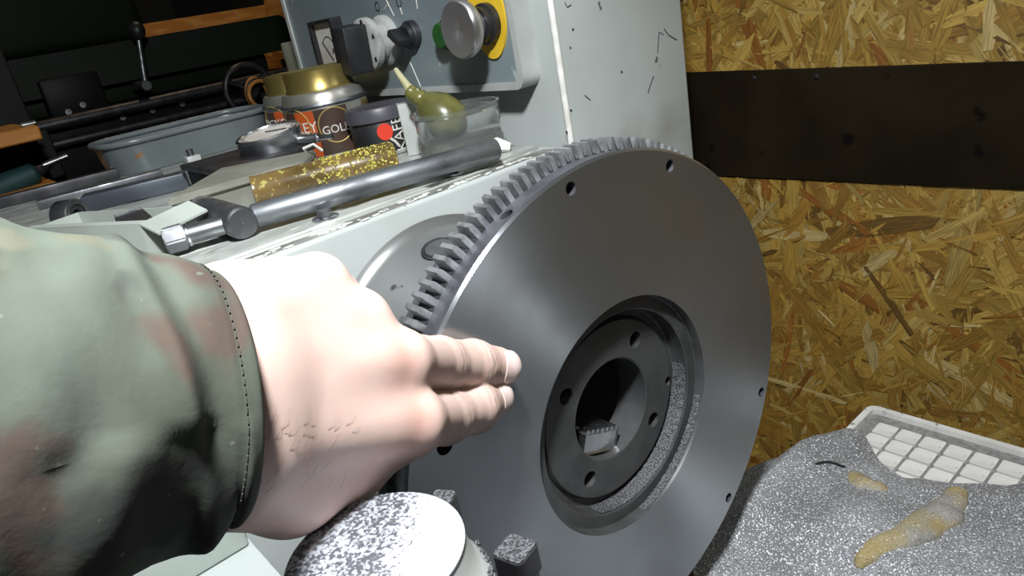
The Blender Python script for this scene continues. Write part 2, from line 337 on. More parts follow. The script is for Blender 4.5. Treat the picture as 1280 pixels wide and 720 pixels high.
# strands pressed into the board: real chips, colour per chip
def strands(n, x0, x1, z0, z1, ln, wd, seed):
    rng = np.random.default_rng(seed)
    cx = rng.uniform(x0, x1, n); cz = rng.uniform(z0, z1, n)
    big = rng.random(n) < 0.34
    l = np.where(big, rng.uniform(0.5, 1.3, n) * ln, rng.uniform(0.12, 0.45, n) * ln) / 2
    wv = np.where(big, rng.uniform(0.4, 1.3, n) * wd, rng.uniform(0.08, 0.35, n) * wd) / 2
    a = rng.normal(0, 1, n) * 0.95 + np.where(rng.random(n) < .6, 1.75, 0.9)
    dep = rng.uniform(0.0001, 0.0022, n); tilt = rng.normal(0, 0.0008, n); tilt2 = rng.normal(0, 0.0005, n)
    u = np.stack([np.cos(a), np.sin(a)], 1); v = np.stack([-np.sin(a), np.cos(a)], 1)
    co = []; gv = []
    for su, sv in ((-1, -.7), (-.2, -1), (1, -.5), (.85, .6), (.1, 1), (-1.05, .5)):
        j = rng.uniform(0.75, 1.1, n)
        p = np.stack([cx, cz], 1) + u * (l * su * j)[:, None] + v * (wv * sv * j)[:, None]
        gv.append(np.stack([l * su * j + cx * 3.7, wv * sv * j, np.arange(n) * 0.37], 1))
        y = WALL_Y - dep - np.abs(tilt * su + tilt2 * sv)
        co.append(np.stack([p[:, 0], y, p[:, 1]], 1))
    V = np.stack(co, 1).reshape(-1, 3)
    me = bpy.data.meshes.new('strand_chips')
    me.vertices.add(len(V)); me.vertices.foreach_set('co', V.ravel())
    me.loops.add(n * 6); me.loops.foreach_set('vertex_index', np.arange(n * 6))
    me.polygons.add(n); me.polygons.foreach_set('loop_start', np.arange(n) * 6); me.polygons.foreach_set('loop_total', np.full(n, 6))
    me.update(calc_edges=True)
    pal = np.array([(.56, .36, .085), (.64, .44, .12), (.48, .28, .06), (.64, .47, .16), (.40, .23, .055), (.70, .56, .27), (.42, .18, .04), (.22, .13, .035), (.50, .33, .08)])
    k = rng.choice(len(pal), n, p=[.22, .16, .17, .11, .10, .05, .05, .04, .10])
    c = pal[k] * np.array([.70, .655, .54]) * rng.uniform(.78, 1.2, (n, 1))
    at_ = me.color_attributes.new('chip', 'FLOAT_COLOR', 'CORNER')
    at_.data.foreach_set('color', np.repeat(np.c_[c, np.ones(n)], 6, 0).astype(np.float32).ravel())
    ga = me.attributes.new('grain', 'FLOAT_VECTOR', 'CORNER'); ga.data.foreach_set('vector', np.stack(gv, 1).reshape(-1, 3).astype(np.float32).ravel())
    return me
mc = mat('strand_wood', (0.5, 0.3, 0.1), 0.5, bump=(260, 0.25, 0.0006))
nt = mc.node_tree; an = nt.nodes.new('ShaderNodeAttribute'); an.attribute_name = 'chip'
gn = nt.nodes.new('ShaderNodeTexNoise'); gn.inputs['Scale'].default_value = 1.0; gn.inputs['Detail'].default_value = 4
gat = nt.nodes.new('ShaderNodeAttribute'); gat.attribute_name = 'grain'; gmp = nt.nodes.new('ShaderNodeMapping'); gmp.inputs['Scale'].default_value = (45, 800, 1)
nt.links.new(gat.outputs['Vector'], gmp.inputs[0]); nt.links.new(gmp.outputs[0], gn.inputs['Vector'])
gr = nt.nodes.new('ShaderNodeMapRange'); gr.inputs['From Min'].default_value = .3; gr.inputs['From Max'].default_value = .7; gr.inputs['To Min'].default_value = .55; gr.inputs['To Max'].default_value = 1.25
nt.links.new(gn.outputs['Fac'], gr.inputs[0])
vm = nt.nodes.new('ShaderNodeVectorMath'); vm.operation = 'SCALE'; nt.links.new(an.outputs['Color'], vm.inputs[0]); nt.links.new(gr.outputs[0], vm.inputs['Scale'])
nt.links.new(vm.outputs[0], nt.nodes['Principled BSDF'].inputs['Base Color'])
o = obj('strand_chips', strands(46000, -0.60, 0.75, 0.55, 1.75, 0.090, 0.0165, 3), mc, wall, smooth=0); o['kind'] = 'stuff'

# thin dark brown strip, unevenly toned, across the board wall
pl = thing('wall_strip', 'long dark brown strip across the strand board wall', 'plank', at(1070, 150, 'Y', WALL_Y))
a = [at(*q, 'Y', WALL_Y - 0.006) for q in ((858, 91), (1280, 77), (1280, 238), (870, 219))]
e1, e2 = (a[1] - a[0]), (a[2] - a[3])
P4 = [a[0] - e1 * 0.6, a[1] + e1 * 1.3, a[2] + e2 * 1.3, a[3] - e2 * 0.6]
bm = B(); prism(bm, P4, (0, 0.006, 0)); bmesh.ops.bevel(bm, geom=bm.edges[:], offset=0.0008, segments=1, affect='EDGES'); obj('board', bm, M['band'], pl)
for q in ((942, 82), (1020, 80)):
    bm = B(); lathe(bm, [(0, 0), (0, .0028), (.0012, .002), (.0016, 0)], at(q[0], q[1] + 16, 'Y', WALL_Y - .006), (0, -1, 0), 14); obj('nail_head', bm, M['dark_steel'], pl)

# ================================================================== GRINDER: work head, cabinet, bed
X0 = -0.15
wh = thing('work_head', 'pale grey grinder work head housing with chipped edge behind the flywheel', 'machine', (-0.4, -0.03, 0.95))
bm = B(); box(bm, (-0.66, -0.21, 0.93), (X0, 0.125, ZT), 0.0025, 3); obj('housing', bm, M['pale_paint'], wh)
# cover plate on the top with a slot line in front of it
bm = B(); box(bm, (-0.655, -0.205, ZT - 0.001), (-0.1675, 0.118, ZT + 0.0022), 0.001, 1); top = obj('cover_plate', bm, M['worn_top'], wh)
bm = B(); box(bm, (-0.1660, -0.205, ZT - 0.001), (-0.1632, 0.112, ZT + 0.0012), 0.0007, 1); obj('edge_strip', bm, M['worn_top'], wh)
ZP = ZT + 0.0022
bm = B(); box(bm, (X0 - 0.0125, -0.208, ZT - 0.0005), (X0 - 0.0030, 0.118, ZT + 0.0004), 0.0002, 1); obj('worn_edge', bm, M['dark_worn'], wh)
# flaked paint along the edge
rng = random.Random(5)
bm = B()
for k in range(70):
    y = rng.uniform(-0.16, 0.10); x = X0 - 0.006 + rng.gauss(0, 0.0018); r = rng.uniform(0.0008, 0.003)
    n = 7; pp = [(x + r * 0.7 * math.cos(6.283 * i / n) * rng.uniform(.5, 1), y + r * 1.6 * math.sin(6.283 * i / n) * rng.uniform(.5, 1), ZT + 0.0003) for i in range(n)]
    prism(bm, pp, (0, 0, 0.0004))
o = obj('paint_flakes', bm, M['chip_white'], wh, smooth=0); o['kind'] = 'stuff'
def hexbolt(parent, p, r, h, washer, m, mw, name='bolt', rot=0.3):
    bm = B(); lathe(bm, [(0, 0), (0, washer), (0.0010, washer), (0.0014, washer * .93), (0.0014, 0)], p, UZ, 28); wv = obj('washer', bm, mw, parent)
    bm = B(); prism(bm, ngon(Vector(p) + UZ * .0013, UX, UY, r, 6, rot), (0, 0, h)); bmesh.ops.bevel(bm, geom=[e for e in bm.edges], offset=r * 0.1, segments=2, affect='EDGES')
    obj(name, bm, m, wv)
hexbolt(wh, (-0.177, -0.0475, ZP), 0.0045, 0.004, 0.0080, M['dull_steel'], M['bright_steel'])
hexbolt(wh, (-0.1765, 0.047, ZP), 0.0052, 0.0045, 0.0088, M['dull_steel'], M['bright_steel'], rot=0.1)
# spindle nose: flared boss on the +X side
bm = B(); lathe(bm, [(0.0002, 0.0), (0.0002, 0.085), (0.001, 0.0835), (0.003, 0.0800), (0.006, 0.0785), (0.009, 0.0770), (0.013, 0.0745), (0.043, 0.0590), (0.0435, 0.0)], (X0, 0, 1.10), UX, 96)
boss = obj('spindle_boss', bm, M['boss_steel'], wh)
# oval sight window on the boss
c = at(543, 304, 'X', -0.134); rad_ = Vector((0, c.y, c.z - 1.10)).normalized(); c = Vector((-0.131, 0, 1.10)) + rad_ * 0.0714; nrm = (UX * 0.46 + rad_ * 0.888).normalized(); UA = (UX * 0.888 - rad_ * 0.46).normalized()
tg = UX.cross(nrm).normalized()
bm = B(); prism(bm, [c + UA * 0.0080 * math.cos(6.283 * i / 28) + tg * 0.012 * math.sin(6.283 * i / 28) for i in range(28)], nrm * 0.0012); bmesh.ops.bevel(bm, geom=[e for e in bm.edges], offset=0.0005, segments=1, affect='EDGES')
wnd = obj('sight_window_ring', bm, M['dark_steel'], boss)
bm = B(); prism(bm, [c + UA * 0.0058 * math.cos(6.283 * i / 28) + tg * 0.0092 * math.sin(6.283 * i / 28) for i in range(28)], nrm * 0.0016); obj('sight_glass', bm, M['bright_steel'], boss)

# bracket and ledge low on the +X side of the head
bm = B(); box(bm, (X0 - 0.001, -0.27, 1.070), (-0.118, -0.1605, 1.125), 0.002, 2); obj('side_bracket', bm, M['bed_paint'], wh)
bm = B(); box(bm, (X0 - 0.001, -0.27, 0.960), (-0.082, -0.1585, 1.0695), 0.002, 2); obj('side_ledge', bm, M['pale_paint'], wh)
bed = obj('machine_bed', box(B(), (-0.66, -0.21, 0.0), (-0.16, 0.125, 0.929), 0.01, 2), M['bed_paint']); tag(bed, 'grey-green painted machine bed casting under the work head', 'machine bed')

# table in front of the flywheel (under the cloth and tray)
tb = thing('machine_table', 'dark steel machine table under the dusty cloth', 'machine table', (0.15, 0.05, 0.0))
bm = B(); box(bm, (0.002, -0.34, 0.905), (0.55, 0.271, 0.938), 0.003, 2); obj('table_top', bm, M['dark_steel'], tb)
bm = B(); box(bm, (0.03, -0.30, 0.0), (0.50, 0.25, 0.905), 0.006, 2); obj('pedestal', bm, M['black_paint'], tb)

# control cabinet
CY = 0.15; CX = -0.168
cab = thing('control_cabinet', 'tall pale grey control cabinet with switch panel behind the machine', 'cabinet', (-0.35, 0.22, 0.0))
bm = B(); box(bm, (-0.555, CY, 0.0), (CX, 0.295, 1.75), 0.0035, 3); obj('cabinet_body', bm, M['pale_paint'], cab)
bm = B(); tube(bm, [(CX - 0.001, CY + 0.0005, 0.9), (CX - 0.001, CY + 0.0005, 1.74)], 0.0026, 10); obj('corner_bead', bm, M['chip_white'], cab)
pr0 = at(663, 110, 'Y', CY - 0.012); px1 = pr0.x; pz0 = pr0.z; px0 = -0.545; pz1 = 1.62
pc = Vector(((px0 + px1) / 2, CY, (pz0 + pz1) / 2)); hu = (px1 - px0) / 2; hv = (pz1 - pz0) / 2
# rim as a frame: outer rounded rectangle minus inner
def ring_prism(bm, A, Bp, d):
    d = Vector(d); n = len(A)
    va = [bm.verts.new(p) for p in A]; vb = [bm.verts.new(p) for p in Bp]; va2 = [bm.verts.new(p + d) for p in A]; vb2 = [bm.verts.new(p + d) for p in Bp]
    for i in range(n):
        j = (i + 1) % n
        bm.faces.new((va[i], va[j], vb[j], vb[i])); bm.faces.new((va2[i], vb2[i], vb2[j], va2[j]))
        bm.faces.new((va[i], va2[i], va2[j], va[j])); bm.faces.new((vb[i], vb[j], vb2[j], vb2[i]))
    return bm
bm = B(); prism(bm, rrect(pc - UY * 0.002, UX, UZ, hu - 0.004, hv - 0.004, 0.006), (0, -0.0135, 0)); pan = obj('switch_panel', bm, M['panel_grey'], cab)
bm = B(); ring_prism(bm, rrect(pc, UX, UZ, hu, hv, 0.009), rrect(pc, UX, UZ, hu - 0.0055, hv - 0.0055, 0.006), (0, -0.0175, 0)); bmesh.ops.bevel(bm, geom=[e for e in bm.edges if e.calc_face_angle(0) > 1.2], offset=0.0015, segments=2, affect='EDGES'); obj('panel_rim', bm, M['panel_rim'], pan)
PY = CY - 0.0155     # surface of the panel
def onp(x, y): return at(x, y, 'Y', PY)
# emergency stop
c = onp(612, 29)
bm = B(); prism(bm, [c + Vector((0.0195 * math.cos(6.2832 * i / 40), 0, 0.031 * math.sin(6.2832 * i / 40) + 0.006)) for i in range(40)], (0, -0.0016, 0)); ys = obj('warning_plate', bm, M['yellow'], pan)
es = thing('emergency_stop_knob', 'big brushed metal mushroom stop button on yellow plate', 'push button', c)
bm = B(); lathe(bm, [(0.0016, 0), (0.0016, 0.0145), (0.006, 0.0145), (0.007, 0.0125), (0.012, 0.0125), (0.012, 0)], c, -UY, 40); obj('collar', bm, M['black_plastic'], es)
bm = B(); lathe(bm, [(0.011, 0), (0.011, 0.0095), (0.022, 0.0095), (0.022, 0)], c, -UY, 32); obj('stem', bm, M['bright_steel'], es)
bm = B()
for k in range(3): lathe(bm, [(0.012 + .003 * k, .0095), (0.0125 + .003 * k, .0105), (0.0135 + .003 * k, .0105), (0.014 + .003 * k, .0095)], c, -UY, 32)
obj('stem_ring', bm, M['dull_steel'], es)
bm = B(); lathe(bm, [(0.020, 0), (0.020, 0.014), (0.0215, 0.0188), (0.0245, 0.0200), (0.0285, 0.0200), (0.0300, 0.0190), (0.0296, 0.0100), (0.0292, 0.0012), (0.0288, 0.0)], c, -UY, 64)
kn = obj('mushroom_head', bm, turned_metal('turned_aluminium', (0.62, 0.60, 0.60), 0.36, 0.7), es)
# the rings of this knob run round Y: rotate object axes
kn_me = kn.data; kn_me.transform(Matrix.Rotation(math.radians(90), 4, 'Z')); kn.rotation_euler = (0, 0, math.radians(-90))
# green push button behind the knob
c = onp(564, 42); gb = thing('green_push_button', 'small green push button left of the mushroom stop button', 'push button', c)
bm = B(); lathe(bm, [(0, 0), (0, 0.012), (0.004, 0.012), (0.005, 0.011), (0.005, 0)], c, -UY, 32); obj('button_bezel', bm, M['black_plastic'], gb)
bm = B(); lathe(bm, [(0.004, 0), (0.004, 0.0095), (0.011, 0.0095), (0.012, 0.0085), (0.012, 0)], c, -UY, 32); obj('button_cap', bm, M['green_button'], gb)
# small selector switch
c = onp(517, 43); ss = thing('selector_switch', 'small black selector switch between dial handle and green button', 'switch', c)
bm = B(); lathe(bm, [(0, 0), (0, 0.0115), (0.005, 0.0115), (0.006, 0.0105), (0.006, 0.009), (0.010, 0.0085), (0.010, 0)], c, -UY, 36); obj('switch_bezel', bm, M['dark_steel'], ss)
bm = B(); u = Vector((0.8, 0, -0.6)); vv = Vector((0.6, 0, 0.8)); obox(bm, c - UY * 0.014, (u, UY, vv), (0.0085, 0.007, 0.0032), 0.0012, 2); obj('switch_lever', bm, M['black_plastic'], ss)
# big selector with pale bezel and black block handle
c = onp(484, 50); bs = thing('rotary_switch', 'pale round rotary switch with black block handle beside the meter', 'switch', c)
bm = B(); lathe(bm, [(0, 0), (0, 0.021), (0.004, 0.021), (0.006, 0.019), (0.007, 0.0165), (0.016, 0.0165), (0.017, 0.0215), (0.0225, 0.0215), (0.0235, 0.020), (0.0235, 0)], c, -UY, 48); obj('switch_bezel', bm, M['grey_plastic'], bs)
for k in range(6):
    a_ = k * math.pi / 3 + .3; q = c + Vector((0.0188 * math.cos(a_), -0.0236, 0.0188 * math.sin(a_)))
    bm = B(); lathe(bm, [(0, 0), (0, 0.002), (0.0006, 0.0016), (0.0006, 0)], q, -UY, 12); obj('bezel_screw', bm, M['black_plastic'], bs)
bm = B(); obox(bm, c + Vector((-0.003, -0.034, -0.002)), (Vector((.995, 0, -.1)), UY, Vector((.1, 0, .995))), (0.0115, 0.012, 0.0195), 0.002, 2); obj('switch_handle', bm, M['black_plastic'], bs)
# meter
c = onp(419, 55); am = thing('panel_meter', 'square black-framed panel meter with white scale and needle', 'meter', c)
bm = B(); hw = 0.0235; ring_prism(bm, rrect(c, UX, UZ, hw, hw, 0.002), rrect(c, UX, UZ, hw - 0.0032, hw - 0.0032, 0.0015), (0, -0.012, 0)); obj('meter_frame', bm, M['black_plastic'], am)
bm = B(); prism(bm, rrect(c, UX, UZ, hw - 0.003, hw - 0.003, 0.0015), (0, -0.007, 0)); sc_ = obj('scale_plate', bm, M['white_paint'], am)
bm = B(); tube(bm, [c + Vector((0.004, -0.0078, -0.014)), c + Vector((-0.010, -0.0078, 0.004))], 0.0005, 6); obj('needle', bm, M['ink'], am)
bm = B(); tube(bm, [c + Vector((0.014 * math.cos(a_), -0.0073, -0.010 + 0.018 * math.sin(a_))) for a_ in np.linspace(.5, 2.4, 12)], 0.0004, 5); obj('scale_arc', bm, M['ink'], am)
bm = text_bm('A', 0.008, lambda x, y, z: c + Vector((x + 0.007, -0.0073 - z, y - 0.006))); obj('lettering', bm, M['ink'], am, smooth=0)
# engraved marks above the switches
def mark_ring(cx, cy, r):
    q = onp(cx, cy); bm = B(); tube(bm, [q + Vector((r * math.cos(t_), -0.0003, r * 1.1 * math.sin(t_))) for t_ in np.linspace(0, 6.283, 24)], 0.0005, 5, cap=False); obj('engraved_ring', bm, M['ink'], pan, smooth=0)
mark_ring(472, 8, 0.0032); mark_ring(499, 3, 0.0032)
for pts_ in ([(482, -2), (493, 20)], [(500, 8), (503, 18)], [(520, -3), (522, 11)], [(513, 78), (526, 108)], [(486, 4), (480, 12)]):
    bm = B(); tube(bm, [onp(*p) - UY * 0.0002 for p in pts_], 0.0005, 5); obj('scratch', bm, M['label_white'], pan, smooth=0)
# pencil scrawl and chips on the cabinet side
def ons(x, y): return at(x, y, 'X', CX + 0.0002)
for pts_ in ([(822, 66), (824, 40), (829, 43)], [(830, 36), (836, 44), (846, 50)], [(810, 116), (813, 106), (817, 95)], [(731, 119), (734, 122), (738, 125)], [(706, 3), (709, 9), (714, 6)]):
    bm = B(); tube(bm, [ons(*p) for p in pts_], 0.0004, 5); obj('scribble', bm, M['ink'], cab, smooth=0)
for (x, y) in ((716, 37), (706, 120), (714, 138), (711, 157), (777, 90), (708, 165), (713, 60)):
    q = ons(x, y); bm = B(); prism(bm, [q + Vector((0, r_ * math.cos(t_), r_ * math.sin(t_))) for t_, r_ in ((i * 1.047, rng.uniform(.0006, .0013)) for i in range(6))], (0.0003, 0, 0)); obj('paint_chip', bm, M['ink'], cab, smooth=0)
bm = B(); box(bm, (-0.63, CY + 0.03, 0.0), (-0.556, 0.40, 1.75), 0.003, 2); obj('cabinet_flank', bm, mat('brown_grey_paint', (0.10, 0.09, 0.08), 0.5, base2=(0.07, 0.065, 0.06), vscale=9), cab)

# ================================================================== FLYWHEEL
fw = thing('flywheel', 'large ground steel flywheel with toothed ring gear', 'flywheel', (0, 0, 1.10))
prof = [(-0.030, 0.026), (-0.030, 0.1260), (-0.0215, 0.1260), (-0.0215, 0.1283), (-0.0105, 0.1287), (-0.0012, 0.1300), (0.0, 0.1288), (0.0, 0.0609), (-0.0012, 0.0603), (-0.0048, 0.0600), (-0.0052, 0.0595), (-0.0052, 0.0535), (-0.0058, 0.0528), (-0.0140, 0.0520), (-0.0145, 0.0515), (-0.0145, 0.0480), (-0.0120, 0.0465), (-0.0118, 0.0462), (-0.0118, 0.0270), (-0.0124, 0.0262)]
bm = B(); lathe(bm, prof, (0, 0, 1.10), UX, 160, xdir=UY, close=True)
cut = B()
for base in (98.0, 66.7):
    for k in range(3):
        a_ = math.radians(base - 120 * k); q = Vector((0.004, 0.1228 * math.cos(a_), 1.10 + 0.1228 * math.sin(a_))); rod(cut, q, q - UX * 0.016, 0.0030, seg=18)
for a_ in (math.radians(157), math.radians(-83), math.radians(37)):
    q = Vector((0.004, 0.1130 * math.cos(a_), 1.10 + 0.1130 * math.sin(a_)))
    if a_ > 2: rod(cut, q, q - UX * 0.016, 0.0038, seg=18)
for k in range(4):
    a_ = math.radians(52 + 90 * k); q = Vector((0.0, 0.0368 * math.cos(a_), 1.10 + 0.0368 * math.sin(a_))); rod(cut, q, q - UX * 0.05, 0.0043, seg=20)
a_ = math.radians(-8); q = Vector((0.0, 0.0448 * math.cos(a_), 1.10 + 0.0448 * math.sin(a_))); rod(cut, q, q - UX * 0.03, 0.0026, seg=16)
a_ = math.radians(112); q = Vector((-0.0060, 0.10 * math.cos(a_), 1.10 + 0.10 * math.sin(a_))); rod(cut, q, q + Vector((0, 0.06 * math.cos(a_), 0.06 * math.sin(a_))), 0.0030, seg=18)
bm = boolean(bm, cut)
me = None
disc = obj('disc', bm, [M['face_steel'], M['recess_steel'], M['rim_steel']], fw, smooth=28, origin=(0, 0, 1.10))
for p in disc.data.polygons:
    cc = p.center; r = math.hypot(cc.y, cc.z)
    if r < 0.0607 or cc.x < -0.0302: p.material_index = 1
    elif r > 0.127 and cc.x < -0.0016 or cc.x < -0.0014: p.material_index = 2
# ring gear
N = 150; R0, R1, RI = 0.1290, 0.1345, 0.1270; xf, xb = -0.0110, -0.0210
bm = B(); rows = []
def gp(x, r, a): return bm.verts.new((x, r * math.cos(a), 1.10 + r * math.sin(a)))
pit = 2 * math.pi / N
shape = [(-0.5, R0), (-0.36, R0 + 0.0002), (-0.25, R1 - 0.0012), (-0.18, R1), (0.18, R1), (0.25, R1 - 0.0012), (0.36, R0 + 0.0002)]
front, back = [], []
for i in range(N):
    for (f_, r_) in shape:
        a_ = (i + f_) * pit; cham = 0.0014 if r_ > R0 + 0.001 else 0.0
        front.append(gp(xf - cham, r_, a_)); back.append(gp(xb, r_, a_))
n = len(front)
fi = [gp(xf, RI, (i / len(shape) - 0.5) * pit) for i in range(n)]; bi = [gp(xb, RI, (i / len(shape) - 0.5) * pit) for i in range(n)]
fm = [gp(xf, R0 - 0.0006, (i // len(shape) + shape[i % len(shape)][0]) * pit) for i in range(n)]
for i in range(n):
    j = (i + 1) % n
    bm.faces.new((front[i], back[i], back[j], front[j])); bm.faces.new((fm[i], front[i], front[j], fm[j]))
    bm.faces.new((fi[i], fm[i], fm[j], fi[j])); bm.faces.new((bi[i], bi[j], back[j], back[i]))
rgr = obj('ring_gear', bm, [M['gear_steel'], M['gear_gap_shade']], fw, smooth=30, origin=(0, 0, 1.10))
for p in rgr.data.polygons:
    if math.hypot(p.center.y, p.center.z) < R0 + .0012: p.material_index = 1  # root faces get the painted gap shade
# metal dust lying on the lower lips of the recess
def dust_arc(r0, r1, xa, xb_, a0, a1, name):
    bm = B(); rg = random.Random(11); n = 90; A, Bq, Cq = [], [], []
    for i in range(n + 1):
        a_ = math.radians(a0 + (a1 - a0) * i / n); w_ = math.sin(math.pi * i / n) ** 0.6
        d_ = Vector((0, math.cos(a_), math.sin(a_))); o_ = Vector((0, 0, 1.10))
        A.append(bm.verts.new(o_ + d_ * r1 + UX * xa))
        Bq.append(bm.verts.new(o_ + d_ * (r1 - (0.0016 + rg.uniform(-.0006, .0008)) * w_) + UX * (xa + (xb_ - xa) * 0.45 + rg.uniform(-.0006, .0006))))
        Cq.append(bm.verts.new(o_ + d_ * (r1 + (r0 - r1) * w_ * rg.uniform(.7, 1.1)) + UX * xb_))
    for i in range(n):
        bm.faces.new((A[i], A[i + 1], Bq[i + 1], Bq[i])); bm.faces.new((Bq[i], Bq[i + 1], Cq[i + 1], Cq[i]))
    o = obj(name, bm, M['dust'], fw, smooth=60); o['kind'] = 'stuff'
dust_arc(0.0496, 0.0522, -0.0060, -0.0140, -118, 2, 'dust_ring')
dust_arc(0.0580, 0.0600, -0.0014, -0.0050, -88, -18, 'dust_ring')

# chuck behind the flywheel with one stepped jaw in the bore
ch = thing('lathe_chuck', 'dark steel chuck behind the flywheel with serrated jaw showing in the bore', 'chuck', (-0.07, 0, 1.10))
bm = B(); lathe(bm, [(-0.1060, 0), (-0.1060, 0.053), (-0.102, 0.056), (-0.054, 0.056), (-0.050, 0.053), (-0.050, 0.016), (-0.09, 0.016), (-0.09, 0)], (0, 0, 1.10), UX, 64); obj('chuck_body', bm, M['dark_steel'], ch)
for k in range(3):
    a_ = math.radians(-112 + 120 * k); d_ = Vector((0, math.cos(a_), math.sin(a_))); t_ = Vector((0, -math.sin(a_), math.cos(a_)))
    o_ = Vector((0, 0, 1.10))
    if k:
        bm = B(); obox(bm, o_ + d_ * 0.034 - UX * 0.0455, (UX, d_, t_), (0.0045, 0.012, 0.009), 0.0008, 1); obj('jaw', bm, M['dark_steel'], ch); continue
    bm = B(); obox(bm, o_ + d_ * 0.0190 - UX * 0.0330, (UX, d_, t_), (0.016, 0.0055, 0.0125), 0.0008, 1); jw = obj('jaw', bm, M['bright_steel'], ch)
    for s_ in range(7):
        q = o_ + d_ * 0.0132 - UX * 0.0166 + t_ * (-0.0108 + 0.0036 * s_)
        bm = B(); prism(bm, [q - t_ * .0013 + d_ * .0012, q + t_ * .0013 + d_ * .0012, q + t_ * .0007 - d_ * .0016, q - t_ * .0007 - d_ * .0016], -UX * 0.026); obj('serration', bm, M['bright_steel'], jw)

# ================================================================== THINGS ON THE WORK HEAD
def onz(x, y, h=0.0): return at(x, y, 'Z', ZP + h)
# T-handle chuck key with a pipe on its bar
HZ = 0.0098
c0 = onz(304, 279, HZ); c1 = onz(236, 257, HZ); dk = Vector((-1, 0.02, 0)).normalized(); L_ = 0.098
ck = thing('chuck_key', 'steel T-handle chuck key with hex-ended cross bar and long pipe', 'wrench', (c0.x, c0.y, ZP))
bm = B(); lathe(bm, [(0, 0), (0, 0.0078), (0.001, 0.0088), (0.002, 0.0094), (L_ - .02, 0.0094), (L_ - .018, 0.0075), (L_, 0.0065), (L_, 0)], c0, dk, 48); obj('shank', bm, M['dull_steel'], ck)
bm = B(); lathe(bm, [(-.0002, 0), (-.0002, .0008), (0.0004, 0.0008)], c0, dk, 10); obj('centre_mark', bm, M['bright_steel'], ck)
bx = c0 + dk * 0.010
pe = onz(621, 186, HZ); bd = (Vector((pe.x, pe.y, 0)) - Vector((bx.x, bx.y, 0))).normalized()
he = onz(203, 303, HZ); hl = (Vector((he.x - bx.x, he.y - bx.y, 0))).length
hd = (Vector((he.x, he.y, 0)) - Vector((bx.x, bx.y, 0))).normalized(); hd = (-bd * 0.7 + hd * 0.3).normalized()
bm = B(); rod(bm, bx + hd * 0.004, bx + hd * (hl - 0.012), 0.0055, seg=28, bev=0.0006); obj('cross_bar', bm, M['dull_steel'], ck)
bm = B(); rod(bm, bx + hd * (hl - 0.0145), bx + hd * (hl - 0.0125), 0.0066, seg=28, bev=0.0004); obj('collar', bm, M['bright_steel'], ck)
x_, y_, z_ = frame(hd, UZ)
bm = B(); prism(bm, ngon(bx + hd * (hl - 0.0125), x_, y_, 0.0082, 6, 0.52), hd * 0.0115); bmesh.ops.bevel(bm, geom=bm.edges[:], offset=0.0009, segments=2, affect='EDGES'); obj('hex_end', bm, M['hex_steel'], ck)
pl_ = (Vector((pe.x - bx.x, pe.y - bx.y, 0))).length
bm = B(); lathe(bm, [(0.009, 0.004), (0.009, 0.0064), (0.010, 0.0072), (pl_ - .001, 0.0072), (pl_, 0.0066), (pl_, 0.0052), (pl_ - 0.02, 0.005), (pl_ - 0.02, 0)], bx, bd, 36); obj('pipe_handle', bm, M['pipe_steel'], ck)

# amber grease tube
HZ = 0.0116
g0 = onz(317, 240, HZ); g1 = onz(494, 197, HZ); gd = (g1 - g0); gl = gd.length; gd.normalize()
gt = thing('grease_tube', 'amber plastic tube smeared with yellow grease lying behind the chuck key', 'tube', (g0.x, g0.y, ZP))
bm = B(); lathe(bm, [(0.012, 0.0092), (0, 0.0092), (0, 0.0106), (0.002, 0.0108), (0.003, 0.0102), (gl - 0.03, 0.0108), (gl - 0.004, 0.0116), (gl, 0.0106), (gl, 0)], g0, gd, 40); obj('tube_wall', bm, M['amber'], gt)
bm = B(); lathe(bm, [(0.010, 0), (0.010, 0.0093)], g0, gd, 32); obj('tube_bottom', bm, M['dark_steel'], gt)
bm = B(); rg = random.Random(4)
for k in range(900):
    h = gl * (0.42 + 0.57 * rg.random() ** 0.7); a_ = rg.uniform(0, 6.283); xx, yy, zz = frame(gd, UZ)
    p = g0 + gd * h + (xx * math.cos(a_) + yy * math.sin(a_)) * 0.0110; r = rg.uniform(0.0003, 0.0011)
    bmesh.ops.create_icosphere(bm, subdivisions=1, radius=r, matrix=Matrix.Translation(p))
o = obj('grease_crumbs', bm, M['grease'], gt); o['kind'] = 'stuff'

# clear plastic case
H = 0.022
q = [onz(226, 247, H), onz(290, 213, H), onz(392, 189, H), onz(370, 204, H)]
cx = (q[0] + q[3]) / 2
cs = thing('clear_plastic_case', 'flat dusty clear plastic case behind the grease tube', 'case', (cx.x, cx.y, ZP))
base_ = [Vector((p.x, p.y, ZP + 0.001)) for p in (q[0] + Vector((-.005, -.005, 0)), q[3] + Vector((0, 0.004, 0)), q[2], q[1] + Vector((-.02, 0, 0)))]
bm = B(); prism(bm, base_, (0, 0, H - 0.006)); bmesh.ops.bevel(bm, geom=bm.edges[:], offset=0.0015, segments=2, affect='EDGES'); obj('case_body', bm, M['clear_box'], cs)
cen = sum(base_, Vector()) / 4
lid = [cen + (p - cen) * 1.04 + UZ * (H - 0.0058) for p in base_]
bm = B(); prism(bm, lid, (0, 0, 0.0055)); bmesh.ops.bevel(bm, geom=bm.edges[:], offset=0.0012, segments=2, affect='EDGES'); obj('case_lid', bm, M['clear_box'], cs)
bm = B(); p = q[2] + Vector((0.004, -0.006, -0.001)); tube(bm, [p, p + Vector((0.004, -0.004, 0.006)), p + Vector((0.012, 0, 0.008)), p + Vector((0.010, 0.006, 0.002))], 0.0012, 8); obj('latch', bm, M['chip_white'], cs)

